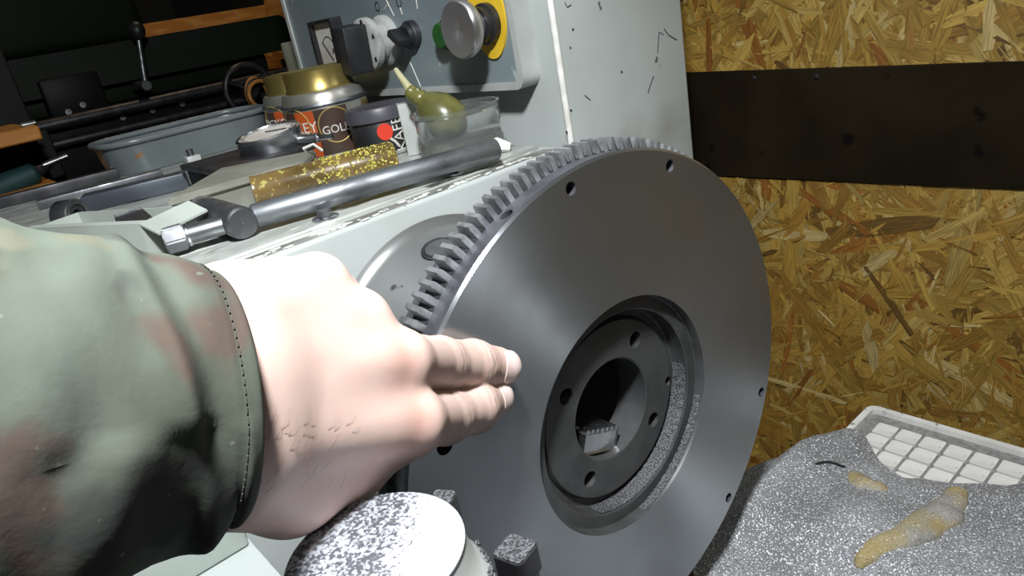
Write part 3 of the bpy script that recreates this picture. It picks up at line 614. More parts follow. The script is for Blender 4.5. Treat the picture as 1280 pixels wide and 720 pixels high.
# dial gauge lying on a dark box
dz = 0.030
p = onz(338, 173, dz)
db = thing('dark_metal_case', 'low black metal box under the dial gauge', 'box', (p.x - 0.01, p.y, ZP))
bm = B(); box(bm, (p.x - 0.055, p.y - 0.055, ZP + 0.001), (p.x + 0.030, p.y + 0.018, ZP + dz - 0.013), 0.002, 2); obj('box_body', bm, M['black_paint'], db)
bm = B(); box(bm, (p.x - 0.058, p.y - 0.058, ZP + dz - 0.013), (p.x + 0.033, p.y + 0.020, ZP + dz - 0.0085), 0.001, 2); obj('box_lid', bm, M['dark_steel'], db)
dg_ = thing('dial_gauge', 'round dial gauge with pale face lying beside the coffee tins', 'gauge', (p.x, p.y, ZP + dz - 0.008))
gn_ = Vector((0.05, -0.12, 1)).normalized(); gc = Vector((p.x, p.y, ZP + dz - 0.0035))
bm = B(); lathe(bm, [(-0.005, 0), (-0.005, 0.024), (0.004, 0.026), (0.0085, 0.026), (0.0095, 0.025), (0.0095, 0.0235), (0.008, 0.023), (0.008, 0)], gc, gn_, 56); obj('gauge_body', bm, M['bright_steel'], dg_)
bm = B(); lathe(bm, [(0.0080, 0), (0.0084, 0.0228), (0.008, 0.0232)], gc, gn_, 48); obj('gauge_face', bm, M['white_paint'], dg_)
xx, yy, zz = frame(gn_)
bm = B()
for k in range(40):
    a_ = 6.2832 * k / 40; d_ = xx * math.cos(a_) + yy * math.sin(a_); t_ = zz.cross(d_)
    obox(bm, gc + zz * 0.0086 + d_ * 0.0205, (d_, t_, zz), (0.0016 if k % 5 else 0.0026, 0.0002, 0.0001))
obj('tick_marks', bm, M['ink'], dg_, smooth=0)
bm = B(); tube(bm, [gc + zz * 0.0088 - xx * 0.004, gc + zz * 0.0088 + xx * 0.012 + yy * 0.011], 0.0005, 6); obj('needle', bm, M['ink'], dg_)
bm = B(); d_ = Vector((0.75, 0.65, -0.05)).normalized(); rod(bm, gc + d_ * 0.024, gc + d_ * 0.040, 0.004, seg=20, bev=.0006); rod(bm, gc + d_ * 0.040, gc + d_ * 0.052, 0.0022, seg=16); obj('gauge_stem', bm, M['bright_steel'], dg_)

# coffee tins
def wrap(c, r, a0):
    """flat text -> on a standing cylinder, a0 = azimuth of its middle"""
    return lambda x, y, z: Vector((c.x + (r + z) * math.cos(a0 + x / r), c.y + (r + z) * math.sin(a0 + x / r), c.z + y))
def patch(c, r, a0, a1, z0, z1, t=0.0003, n=20):
    bm = B(); lo, hi, lo2, hi2 = [], [], [], []
    for i in range(n + 1):
        a_ = a0 + (a1 - a0) * i / n; d_ = Vector((math.cos(a_), math.sin(a_), 0))
        lo.append(bm.verts.new(c + d_ * (r + t) + UZ * z0)); hi.append(bm.verts.new(c + d_ * (r + t) + UZ * z1))
    for i in range(n): bm.faces.new((lo[i], lo[i + 1], hi[i + 1], hi[i]))
    return bm
def cring(c, r, a0, zc, rad, tk=0.0006, n=40):
    f_ = wrap(c, r + 0.0005, a0); bm = B(); tube(bm, [f_(rad * math.cos(t_), zc + rad * math.sin(t_), 0) for t_ in np.linspace(0, 6.283, n)], tk, 5, cap=False); return bm
def aim(c): return math.atan2(CAM.y - c.y, CAM.x - c.x)
def tin(c, r, h, lid_r, lid_h, label, right_text):
    t = thing('coffee_tin', label, 'tin', c, 'coffee tins on the machine')
    bm = B(); lathe(bm, [(0, 0), (0, r - .001), (.001, r), (h - .012, r), (h - .008, r - .001), (h - .002, r - .002), (h, r - .004), (h, 0)], c, UZ, 64); obj('tin_body', bm, M['silver_can'], t)
    bm = B(); lathe(bm, [(h - .0005, lid_r + .001), (h + .001, lid_r + .0012), (h + .003, lid_r), (h + lid_h - .001, lid_r), (h + lid_h, lid_r - .001), (h + lid_h - .001, lid_r - .003), (h + lid_h - .001, 0)], c, UZ, 56); obj('tin_lid', bm, M['gold'], t)
    bm = B(); lathe(bm, [(h - .013, r + .0003), (h - .011, r + .0012), (h - .009, r + .0003)], c, UZ, 56); obj('tin_bead', bm, M['dull_steel'], t)
    a_ = aim(c)
    # left part of the label (seen left of the middle = smaller azimuth)
    g = patch(c, r, a_ - 1.7, a_ - 0.82, 0.003, h - 0.014); obj('label_brown', g, M['label_brown'], t)
    g = patch(c, r, a_ - 0.82, a_ - 0.32, 0.003, h - 0.014); obj('label_orange', g, M['label_orange'], t)
    g = patch(c, r, a_ - 0.32, a_ + 0.46, 0.003, h - 0.014); obj('label_dark', g, M['label_brown'], t)
    g = patch(c, r, a_ + 0.95, a_ + 1.6, 0.003, h - 0.014); obj('label_gold', g, M['gold'], t)
    bm = text_bm('JOCKEY', 0.0125, wrap(Vector((c.x, c.y, c.z + h * .50)), r + 0.0006, a_ - 0.88)); obj('lettering', bm, M['label_white'], t, smooth=0)
    bm = text_bm(right_text, 0.0095, wrap(Vector((c.x, c.y, c.z + h * .42)), r + 0.0006, a_ + 0.14)); obj('lettering', bm, M['label_white'], t, smooth=0)
    obj('label_ring', cring(c, r, a_ - 0.88, h * .52, 0.016), M['label_gold'], t); obj('label_ring', cring(c, r, a_ + 0.12, h * .48, 0.0145), M['label_gold'], t)
    return t
tin(Vector((-0.395, 0.0775, ZP)), 0.0370, 0.0555, 0.0290, 0.0180, 'gold-lidded coffee tin in front with brown, orange and silver label', 'GOLD')
tin(Vector((-0.490, 0.096, ZP)), 0.034, 0.052, 0.0265, 0.018, 'gold-lidded coffee tin mostly hidden behind the silver one', 'GOLD')
# black coffee jar
c = Vector((-0.335, 0.094, ZP)); r = 0.0265; h = 0.029
bj = thing('coffee_jar', 'black coffee jar with grey lid and red bean print', 'jar', c)
bm = B(); lathe(bm, [(0, 0), (0, r - .002), (.002, r), (h - .004, r), (h, r - .002), (h, 0)], c, UZ, 56); obj('jar_body', bm, M['black_plastic'], bj)
bm = B(); lathe(bm, [(h - .004, r + .001), (h - .003, r + .0025), (h + .005, r + .0025), (h + .0075, r + .001), (h + .0078, 0)], c, UZ, 56); obj('jar_lid', bm, M['lid_grey'], bj)
a_ = aim(c) + 0.05
f_ = wrap(Vector((c.x, c.y, c.z + 0.017)), r + 0.0006, a_)
bm = B(); prism(bm, [f_(0.0065 * math.cos(t_), 0.0068 * math.sin(t_), 0) for t_ in np.linspace(0, 6.283, 22)[:-1]], Vector((math.cos(a_), math.sin(a_), 0)) * 0.0004); obj('bean_print', bm, M['red'], bj)
bm = B(); tube(bm, [f_(0.003, -0.006, .0006), f_(0.006, -0.009, .0006), f_(0.009, -0.014, .0006)], 0.0012, 6); obj('steam_print', bm, M['label_white'], bj)
bm = text_bm('KAFE', 0.0125, lambda x, y, z: wrap(Vector((c.x, c.y, c.z + 0.013)), r + 0.0006, a_ + 0.42)(-y, x, z)); obj('lettering', bm, M['label_white'], bj, smooth=0)
# grey steel plate leaning behind the jar
c = onz(517, 200); c = Vector((c.x, c.y, ZP)); sp = obj('steel_plate', obox(B(), c + Vector((-0.014, 0.014, 0.0205)), (Vector((.6, .8, 0)), Vector((.8, -.6, 0)), UZ), (0.0075, 0.0012, 0.020), 0.0006, 1), M['panel_rim'])
tag(sp, 'narrow grey steel plate standing between coffee jar and clear jar', 'plate')
# clear plastic jar
c = onz(578, 198); c = Vector((c.x - 0.010, c.y + 0.010, ZP)); r = 0.031; h = 0.035
cj = thing('clear_jar', 'ribbed clear plastic jar holding the oil squeeze bottle', 'jar', c)
bm = B(); lathe(bm, [(0, 0), (0, r * .94), (.002, r * .96), (.010, r), (.012, r - .0012), (.020, r - .0012), (.022, r), (.030, r), (.032, r - .0012), (h - .004, r), (h, r + .001), (h, r - .0012), (.003, r * .96 - .002), (.003, 0)], c, UZ, 64); obj('jar_wall', bm, M['clear'], cj)
bm = B(); lathe(bm, [(.0035, 0), (.0035, r * .9), (.014, r * .92), (.014, 0)], c, UZ, 48); obj('jar_contents', bm, mat('grey_sludge', (0.16, 0.155, 0.13), 0.4, base2=(0.09, 0.085, 0.07), vscale=60), cj)
# oil bulb bottle with spout
p0 = at(494, 86, 'Y', c.y - 0.018); p1 = at(516, 117, 'Y', c.y - 0.016); p2 = at(556, 146, 'Y', c.y - 0.006)
ob = thing('oil_squeeze_bottle', 'olive squeeze oil bottle with thin spout tipped in the clear jar', 'oil bottle', c + UZ * 0.004)
d1 = (p1 - p0); l1 = d1.length
bm = B(); lathe(bm, [(0, 0), (0, 0.0013), (0.001, 0.0018), (l1 * .6, 0.0028), (l1 * .85, 0.0036), (l1, 0.0040)], p0, d1, 20); obj('spout', bm, M['spout'], ob)
d2 = p2 - p1; l2 = 0.043
bm = B(); lathe(bm, [(-.004, 0), (-.004, .0045), (-.002, .0058), (0.0, .0054), (0.002, .0066), (0.004, .0058), (0.006, .0068), (0.008, .0064), (0.010, .0085), (0.016, .0125), (0.022, .0150), (0.030, .0155), (0.037, .0145), (0.042, .0110), (0.045, .006), (0.0458, 0)], p1, d2, 40); obj('bulb', bm, M['olive'], ob)
bm = B(); p = onz(632, 190); tube(bm, [p + Vector((-.012, .0, .004)), p + Vector((-.004, -.004, .006)), p + Vector((.004, .002, .003))], [.003, .0055, .003], 8); o = obj('rag_scrap', bm, M['chip_white']); tag(o, 'small white scrap by the end of the pipe handle', 'rag')

# steel stock, trays and boxes on the left of the head
def bar_on(name, label, cat, a, b, w_, h_, m, bev=0.0008, lift=0.0):
    a, b = Vector(a), Vector(b); d_ = (b - a); d_.z = 0; l = d_.length / 2; x, y, z = frame(UZ, d_)
    o = obj(name, obox(B(), Vector(((a.x + b.x) / 2, (a.y + b.y) / 2, ZP + lift + h_ / 2 + .0003)), (x, y, z), (l, w_ / 2, h_ / 2), bev, 2), m); return tag(o, label, cat)
bar_on('steel_block', 'blue-grey rectangular steel block lying along the tray', 'steel block', onz(110, 264), onz(238, 233), 0.020, 0.013, M['blue_steel'])
bar_on('steel_bar', 'thin grey flat bar beside the grey enamel tub', 'steel bar', onz(50, 262), onz(205, 222), 0.012, 0.008, M['dull_steel'])
bar_on('steel_rod', 'long dark square bar reaching to the left edge', 'steel bar', onz(-30, 268), onz(150, 222), 0.014, 0.010, M['dark_steel'])
bar_on('flat_strip', 'narrow pale flat strip at the far left of the machine top', 'steel bar', onz(30, 252), onz(155, 217), 0.006, 0.006, M['panel_rim'])
# upright bracket
c = onz(249, 224); br = thing('clamp_bracket', 'small upright grey clamp bracket behind the clear case', 'bracket', (c.x, c.y, ZP))
bm = B(); obox(bm, c + UZ * 0.011, (UX, UY, UZ), (0.007, 0.006, 0.0105), 0.001, 2); obj('bracket_body', bm, M['panel_rim'], br)
bm = B(); obox(bm, c + Vector((0.002, 0.012, 0.004)), (UX, UY, UZ), (0.009, 0.010, 0.0035), 0.0008, 1); obj('bracket_foot', bm, M['dull_steel'], br)
bm = B(); rod(bm, c + UZ * 0.021, c + UZ * 0.027, 0.003, seg=14); obj('bracket_pin', bm, M['dull_steel'], br)
# second small dark bars behind case
bar_on('dark_flat_bar', 'dark flat bar leaning towards the dial gauge box', 'steel bar', onz(262, 222), onz(330, 196), 0.010, 0.009, M['dark_steel'])
# open pale tray: floor, four walls
H = 0.020
A_, B_, C_ = onz(175, 283, H), onz(238, 258, H), onz(70, 287, H)
e1 = Vector((B_.x - A_.x, B_.y - A_.y, 0)); e2 = Vector((C_.x - A_.x, C_.y - A_.y, 0))
ot = thing('open_tray', 'pale green open sheet-metal tray of odd parts beside the sleeve', 'tray', (A_.x, A_.y, ZP))
u1, u2 = e1.normalized(), e2.normalized(); n1, n2 = e1.length, e2.length + 0.03
z0 = Vector((A_.x, A_.y, ZP + 0.0004))
def quad_wall(name, a, b, th, h, lean=Vector()):
    d_ = (b - a).normalized(); nn = UZ.cross(d_) * th
    bm = B(); prism(bm, [a, b, b + nn, a + nn], UZ * h + lean); obj(name, bm, M['pale_green'], ot, smooth=20)
bm = B(); prism(bm, [z0, z0 + u1 * n1, z0 + u1 * n1 + u2 * n2, z0 + u2 * n2], UZ * 0.0012); obj('tray_floor', bm, M['pale_green'], ot, smooth=20)
quad_wall('tray_wall', z0, z0 + u1 * n1, 0.0012, H); quad_wall('tray_wall', z0 + u2 * n2, z0, 0.0012, H)
quad_wall('tray_wall', z0 + u1 * n1, z0 + u1 * n1 + u2 * n2, 0.0012, H); quad_wall('tray_wall', z0 + u1 * n1 + u2 * n2, z0 + u2 * n2, 0.0012, H)
f0 = z0 + UZ * H; bm = B(); prism(bm, [f0, f0 + u1 * n1 * 1.0 + UZ * .002, f0 + u1 * n1 + (-u2) * 0.013 - UZ * .004, f0 - u2 * 0.013 - UZ * .006], UZ * 0.0012); obj('tray_flap', bm, M['pale_green'], ot, smooth=20)
f0 = z0 + UZ * H + u2 * 0.0; bm = B(); prism(bm, [f0, f0 + u2 * n2, f0 + u2 * n2 + u1 * 0.006, f0 + u1 * 0.006], UZ * 0.0012); obj('tray_lip', bm, M['pale_green'], ot, smooth=20)
c = z0 + u1 * n1 * 0.45 + u2 * 0.022
rw = obj('tool_bit', obox(B(), c + UZ * 0.013, (((u1 * .4 + u2) + UZ * .25).normalized(), (u1 - u2 * .4).normalized(), ((u1 * .4 + u2) + UZ * .25).normalized().cross((u1 - u2 * .4).normalized())), (0.020, 0.007, 0.004), 0.001, 2), M['bright_steel'])
tag(rw, 'shiny ground tool bit lying in the pale open tray', 'tool bit')
c = onz(78, 272, 0.012)
rl = thing('bearing_ring', 'shiny round steel bearing ring left of the pale tray', 'bearing', (c.x, c.y, ZP))
ax_ = (u1 * 0.3 - u2 * 1.0).normalized()
bm = B(); lathe(bm, [(0, .008), (0, .0115), (.001, .012), (.013, .012), (.014, .0115), (.014, .008)], c, ax_, 40, close=True); obj('outer_race', bm, M['bright_steel'], rl)
bm = B(); lathe(bm, [(.001, .0045), (.001, .0075), (.013, .0075), (.013, .0045)], c, ax_, 32, close=True); obj('inner_race', bm, M['dark_steel'], rl)

# grey enamel tub
Xt = -0.60
a = at(131, 186, 'X', Xt); b = at(326, 146, 'X', Xt)
tu = thing('enamel_tub', 'oblong grey enamel tub with rolled rim behind the steel bars', 'tub', (Xt - 0.05, (a.y + b.y) / 2, ZP))
hz = a.z - ZP
def stad(y0, y1, xc, hw, z, n=14):
    out = []
    r = min(hw, 0.035)
    return rrect(Vector((xc, (y0 + y1) / 2, z)), UX, UY, hw, (y1 - y0) / 2, r, n)
def loft(bm, loops, cap0=True, cap1=True):
    R_ = [[bm.verts.new(p) for p in l] for l in loops]
    for A2, B2 in zip(R_[:-1], R_[1:]):
        n = len(A2)
        for i in range(n): bm.faces.new((A2[i], A2[(i + 1) % n], B2[(i + 1) % n], B2[i]))
    if cap0: bm.faces.new(R_[0][::-1])
    if cap1: bm.faces.new(R_[-1])
    return bm
xc = Xt - 0.047; y0, y1 = a.y, b.y + 0.02
bm = B(); loft(bm, [stad(y0 + .006, y1 - .006, xc, .042, ZP + .0005), stad(y0 + .003, y1 - .003, xc, .0455, ZP + hz * .5), stad(y0 + .001, y1 - .001, xc, .047, ZP + hz - .003), stad(y0 + .003, y1 - .003, xc, .044, ZP + hz - .003), stad(y0 + .008, y1 - .008, xc, .040, ZP + .003)]); obj('tub_wall', bm, M['enamel'], tu)
bm = B(); lp = stad(y0, y1, xc, .048, ZP + hz); tube(bm, lp + [lp[0]], 0.0032, 10, cap=False); obj('rolled_rim', bm, M['enamel'], tu)
bm = B(); loft(bm, [stad(y0 + .006, y1 - .006, xc, .042, ZP + hz - .012), stad(y0 + .006, y1 - .006, xc, .042, ZP + hz - .010)]); obj('tub_contents', bm, M['black_paint'], tu)

# ================================================================== DARK BACKGROUND: old green lathe, boards
def onl(x, y, X): return at(x, y, 'X', X)
XL = -1.25
lt = thing('green_lathe', 'dark green old lathe standing in the shadows at left', 'lathe', (XL - 0.2, 0.1, 0.0))
p = onl(186, 46, XL); q_ = onl(357, 19, XL); p_ = onl(357, 62, XL)
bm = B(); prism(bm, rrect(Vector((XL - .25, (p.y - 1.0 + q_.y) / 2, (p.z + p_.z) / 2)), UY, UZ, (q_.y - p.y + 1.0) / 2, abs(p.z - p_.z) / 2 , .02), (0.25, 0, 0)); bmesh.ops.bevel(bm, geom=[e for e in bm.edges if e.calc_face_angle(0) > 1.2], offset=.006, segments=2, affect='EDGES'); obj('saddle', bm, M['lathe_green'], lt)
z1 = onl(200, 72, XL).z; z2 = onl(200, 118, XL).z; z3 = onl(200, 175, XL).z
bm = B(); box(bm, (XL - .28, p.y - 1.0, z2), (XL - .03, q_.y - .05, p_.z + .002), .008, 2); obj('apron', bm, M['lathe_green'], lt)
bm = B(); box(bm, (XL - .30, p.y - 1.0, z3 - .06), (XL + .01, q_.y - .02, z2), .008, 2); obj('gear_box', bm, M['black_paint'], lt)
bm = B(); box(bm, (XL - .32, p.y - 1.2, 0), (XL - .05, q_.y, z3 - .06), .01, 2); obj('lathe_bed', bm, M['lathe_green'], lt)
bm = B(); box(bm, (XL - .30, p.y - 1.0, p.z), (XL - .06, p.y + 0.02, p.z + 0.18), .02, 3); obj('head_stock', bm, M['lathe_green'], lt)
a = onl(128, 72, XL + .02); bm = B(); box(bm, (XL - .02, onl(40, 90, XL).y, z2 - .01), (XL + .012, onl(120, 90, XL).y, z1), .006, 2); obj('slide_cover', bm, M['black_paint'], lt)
# feed rod, lead screw
for yy_, rr in ((126, .010), (150, .008)):
    z_ = onl(200, yy_, XL + .03).z; bm = B(); rod(bm, (XL + .03, -0.6, z_), (XL + .03, q_.y - .03, z_), rr, seg=16); obj('feed_rod', bm, M['dark_steel'], lt)
for (x, y) in ((153, 147), (190, 138), (227, 130), (175, 160), (200, 154), (85, 140), (103, 131), (90, 156)):
    c = onl(x, y, XL + .012); bm = B(); lathe(bm, [(0, 0), (0, .006), (.005, .005), (.005, 0)], c, UX, 14); obj('screw_head', bm, M['bright_steel'], lt)
# lever with ball knob
k0 = onl(172, 41, XL + .05); k1 = onl(182, 107, XL + .05)
bm = B(); rod(bm, k1, k0, .0052, .0042, seg=16); lv = obj('lever', bm, M['dull_steel'], lt)
bm = B(); lathe(bm, [(-.012, 0), (-.012, .006), (-.004, .012), (.006, .013), (.014, .010), (.018, .004), (.0185, 0)], k0, k0 - k1, 24); obj('ball_knob', bm, M['black_plastic'], lv)
bm = B(); rod(bm, k1 - UX * .06, k1 + UX * .008, .009, seg=18, bev=.001); obj('lever_hub', bm, M['dull_steel'], lv)
# handwheel
c = onl(312, 112, XL + .06)
bm = B(); pts_ = [c + Vector((0, .045 * math.cos(t_), .045 * math.sin(t_))) for t_ in np.linspace(0, 6.2832, 40)]; tube(bm, pts_, .006, 10, cap=False); hwl = obj('handwheel', bm, M['dark_steel'], lt)
bm = B(); rod(bm, c - UX * .06, c + UX * .012, .016, seg=24, bev=.002); obj('handwheel_hub', bm, M['black_plastic'], hwl)
for k in range(3):
    t_ = k * 2.094 + .5; bm = B(); rod(bm, c, c + Vector((0, .045 * math.cos(t_), .045 * math.sin(t_))), .005, seg=12); obj('handwheel_spoke', bm, M['dark_steel'], hwl)
# orange boards behind the lathe
XB = -1.75
a, b, c2, d2_ = onl(192, 28, XB), onl(331, 6, XB), onl(331, 17, XB), onl(205, 34, XB)
o = obj('wooden_partition', prism(B(), [a - UY * .03, b, Vector((c2.x, c2.y, 0)), Vector((a.x, a.y - .03, 0))], (-.03, 0, 0)), M['wood_orange'], smooth=20); tag(o, 'orange wooden partition showing as strip above the dark green lathe', 'board')
a, b, c2, d2_ = onl(329, -30, XB + .1), onl(362, -30, XB + .1), onl(374, 70, XB + .1), onl(345, 75, XB + .1)
o = obj('strand_board_offcut', prism(B(), [a, b, c2, d2_], (-.02, 0, 0)), M['wood_orange'], smooth=20); tag(o, 'upright orange board beside the cabinet, above the coffee tins', 'board')
c = onl(365, 75, -0.95); o = obj('cream_pipe', rod(B(), (c.x, c.y, 0.0), (c.x, c.y, c.z + .028), .011, seg=24, bev=.002), M['cream']); tag(o, 'slim cream plastic pipe standing behind the coffee tins', 'pipe')
# bench at far left with orange shelf, teal drill
XS = -0.90
a = onl(0, 172, XS); b = onl(50, 163, XS)
shf = thing('shelf_unit', 'dark shelf unit with orange wooden edges at far left', 'shelf', (XS - .15, a.y - .1, 0))
for yy_ in ((-40, 182, 50, 162), (-40, 262, 78, 235)):
    a = onl(yy_[0], yy_[1], XS); b = onl(yy_[2], yy_[3], XS); zz_ = (a.z + b.z) / 2
    bm = B(); box(bm, (XS - .25, a.y - .15, zz_ - .012), (XS, b.y, zz_ + .006), .002, 1); obj('shelf_board', bm, M['wood_orange'], shf)
bm = B(); box(bm, (XS - .27, a.y - .15, 0.0), (XS - .25, b.y + .03, 1.36), .002, 1); obj('back_panel', bm, M['black_paint'], shf)
bm = B(); box(bm, (XS - .25, b.y + .01, 0.0), (XS - .14, b.y + .03, 1.24), .002, 1); obj('side_panel', bm, M['black_paint'], shf)
c = onl(34, 222, XS - .05); zz_ = c.z
dr = thing('teal_drill', 'teal power drill with long silver bit on the dark shelf', 'drill', (c.x, c.y, zz_ - .03))
bm = B(); rod(bm, c + Vector((0, -.045, -.006)), c + Vector((0, .014, .004)), .017, .014, seg=24, bev=.004); obj('drill_body', bm, M['teal'], dr)
bm = B(); rod(bm, c + Vector((0, .014, .004)), c + Vector((0, .028, .008)), .008, .005, seg=20, bev=.002); obj('drill_chuck', bm, M['black_plastic'], dr)
e0 = onl(54, 207, XS - .05); e1_ = onl(84, 195, XS - .05)
bm = B(); rod(bm, c + Vector((0, .026, .007)), e0 + (e1_ - e0) * .1, .003, seg=10); rod(bm, e0, e1_, .0042, seg=12); obj('drill_bit', bm, M['bright_steel'], dr)
bm = B(); box(bm, (c.x - .011, c.y - .045, zz_ - .028), (c.x + .011, c.y - .020, zz_ - .005), .006, 2); obj('drill_handle', bm, M['teal'], dr)
c = onl(35, 146, XS); o = obj('small_steel_part', rod(B(), c - UY * .008, c + UY * .010, .004, seg=12, bev=.001), M['bright_steel']); tag(o, 'small bright steel pin on the upper orange shelf', 'pin')
o.location.z = WLOC[shf.name].z + onl(5, 174, XS).z + .010; o.location.x -= .03
# motley coil of wire by the handwheel
c = onl(322, 118, XL + .075); cw = thing('wire_coil', 'dim orange wire coil hanging by the lathe handwheel', 'coil', c)
for k in range(3):
    bm = B(); tube(bm, [c + Vector((.01 * k, .020 * math.cos(t_) * (1 + .1 * k), .03 * math.sin(t_) * (1 - .1 * k))) for t_ in np.linspace(0, 6.283, 28)], .0035, 8, cap=False); obj('wire_turn', bm, M['wood_orange'] if k != 1 else M['black_plastic'], cw)

# ================================================================== FOREGROUND
# dusty disc: capped post with square-headed clamp screws
dm = mat('dusty_cap', (0.60, 0.62, 0.66), 0.42, 0.3)
nt = dm.node_tree; b_ = nt.nodes['Principled BSDF']; Lk = nt.links.new
tc = nt.nodes.new('ShaderNodeTexCoord'); n1_ = nt.nodes.new('ShaderNodeTexNoise'); n1_.inputs['Scale'].default_value = 1000; n1_.inputs['Detail'].default_value = 3; Lk(tc.outputs['Object'], n1_.inputs['Vector'])
n2_ = nt.nodes.new('ShaderNodeTexNoise'); n2_.inputs['Scale'].default_value = 70; Lk(tc.outputs['Object'], n2_.inputs['Vector'])
sx = nt.nodes.new('ShaderNodeVectorMath'); sx.operation = 'DOT_PRODUCT'; sx.inputs[1].default_value = (0.72, 0.70, 0); Lk(tc.outputs['Object'], sx.inputs[0])
mr = nt.nodes.new('ShaderNodeMapRange'); mr.inputs['From Min'].default_value = 0.003; mr.inputs['From Max'].default_value = 0.013; mr.inputs['To Min'].default_value = 0.0; mr.inputs['To Max'].default_value = -0.26; Lk(sx.outputs['Value'], mr.inputs[0])
ad = nt.nodes.new('ShaderNodeMath'); Lk(n1_.outputs['Fac'], ad.inputs[0]); Lk(mr.outputs[0], ad.inputs[1])
ad2 = nt.nodes.new('ShaderNodeMath'); ad2.operation = 'MULTIPLY_ADD'; ad2.inputs[1].default_value = 0.25; Lk(n2_.outputs['Fac'], ad2.inputs[0]); Lk(ad.outputs[0], ad2.inputs[2])
cr = nt.nodes.new('ShaderNodeValToRGB'); cr.color_ramp.elements[0].position = .54; cr.color_ramp.elements[0].color = (.50, .52, .57, 1); cr.color_ramp.elements[1].position = .68; cr.color_ramp.elements[1].color = (.10, .10, .115, 1)
Lk(ad2.outputs[0], cr.inputs[0]); Lk(cr.outputs[0], b_.inputs['Base Color'])
bp = nt.nodes.new('ShaderNodeBump'); bp.inputs['Strength'].default_value = .35; bp.inputs['Distance'].default_value = .0006; Lk(n1_.outputs['Fac'], bp.inputs['Height']); Lk(bp.outputs[0], b_.inputs['Normal'])
k_ = 0.0225 / 0.032
dc = CAM + (Vector((0.0113, -0.147, 1.1302)) - CAM) * k_; dR = 0.0225
dp = thing('clamp_post', 'round steel post with dust-speckled flat cap in the foreground', 'post', (dc.x, dc.y, 0.938))
bm = B(); lathe(bm, [(-0.0012, 0), (-0.0012, dR), (-.0004, dR + .0001), (0, dR - .0004), (0, 0)], dc, UZ, 96); obj('cap_face', bm, dm, dp)
bm = B(); lathe(bm, [(-0.0010, dR - .0003), (-0.006, dR + .0003), (-0.014, dR + .0022), (-0.017, dR + .0048), (-0.022, dR + .0052), (-0.024, dR), (dc.z * 0 - (dc.z - 0.938), dR)], dc, UZ, 80); obj('post_body', bm, M['panel_rim'], dp)
bm = B(); rg = random.Random(2)
for k in range(160):
    a_ = rg.uniform(-0.6, 1.5); p = dc + Vector(((dR + rg.uniform(.002, .005)) * math.cos(a_), (dR + rg.uniform(.002, .005)) * math.sin(a_), -0.0165 + rg.uniform(-.002, .001)))
    bmesh.ops.create_icosphere(bm, subdivisions=1, radius=rg.uniform(.0005, .0012), matrix=Matrix.Translation(p))
o = obj('dust_grains', bm, M['dust'], dp); o['kind'] = 'stuff'
def sq_bolt(x, y, t, half, hgt, label, rot):
    c = pt(x, y, t); b = thing('square_head_bolt', label, 'bolt', (c.x, c.y, 0.938), 'square bolts round the post')
    xx = Vector((math.cos(rot), math.sin(rot), 0)); yy = UZ.cross(xx)
    bm = B(); prism(bm, rrect(c - UZ * hgt, xx, yy, half, half, half * .35, 4), UZ * hgt); bmesh.ops.bevel(bm, geom=[e for e in bm.edges if e.calc_face_angle(0) > 1.2], offset=half * .16, segments=2, affect='EDGES'); obj('bolt_head', bm, M['dark_steel'], b)
    bm = B(); prism(bm, rrect(c - UZ * .0002, xx, yy, half * .93, half * .93, half * .3, 4), UZ * .0008); obj('dust_layer', bm, M['dust'], b)
    bm = B(); rod(bm, (c.x, c.y, 0.938), c - UZ * hgt, half * 1.05, seg=20); obj('bolt_shank', bm, M['dark_steel'], b)
sq_bolt(644, 687, 0.200, 0.0050, 0.0080, 'dust-topped square bolt right of the round post', 0.25)
sq_bolt(552, 624, 0.207, 0.0036, 0.008, 'square bolt peeking out behind the round post', 0.5)

# white gridded tray with raised pads
tz = 0.955
wt = thing('white_grid_tray', 'white plastic tray with grid of square pads half under the cloth', 'tray', (0.12, 0.20, 0.938))
tx0, tx1, ty0, ty1 = -0.0065, 0.225, 0.125, 0.2735
bm = B(); prism(bm, rrect(Vector(((tx0 + tx1) / 2, (ty0 + ty1) / 2, 0.9385)), UX, UY, (tx1 - tx0) / 2 - .002, (ty1 - ty0) / 2 - .002, .006, 6), UZ * (tz - 0.9385 - .002)); obj('tray_base', bm, M['tray_groove'], wt)
bm = B(); ring_prism(bm, rrect(Vector(((tx0 + tx1) / 2, (ty0 + ty1) / 2, 0.9385)), UX, UY, (tx1 - tx0) / 2, (ty1 - ty0) / 2, .007, 6), rrect(Vector(((tx0 + tx1) / 2, (ty0 + ty1) / 2, 0.9385)), UX, UY, (tx1 - tx0) / 2 - .0048, (ty1 - ty0) / 2 - .0048, .004, 6), UZ * (tz - 0.9385 + .0022)); bmesh.ops.bevel(bm, geom=[e for e in bm.edges if e.calc_face_angle(0) > 1.2], offset=.0012, segments=2, affect='EDGES'); obj('tray_rim', bm, M['white_plastic'], wt)
pit_ = 0.01625; pm = None
for i in range(-1, 13):
    for j in range(9):
        cx = 0.0236 + pit_ * (i + .5); cy = 0.2577 - pit_ * (j + .5)
        if pm is None:
            bm = B(); prism(bm, rrect(Vector((cx, cy, tz - .0022)), UX, UY, pit_ / 2 - .0010, pit_ / 2 - .0010, .0016, 3), UZ * .0022); pm = obj('grid_pad', bm, M['white_plastic'], wt, smooth=25); p0_ = pm.location.copy(); c00 = (cx, cy)
        else:
            o = pm.copy(); COL.objects.link(o); o.parent = wt; o.location = p0_ + Vector((cx - c00[0], cy - c00[1], rng.uniform(-.0002, .0003)))

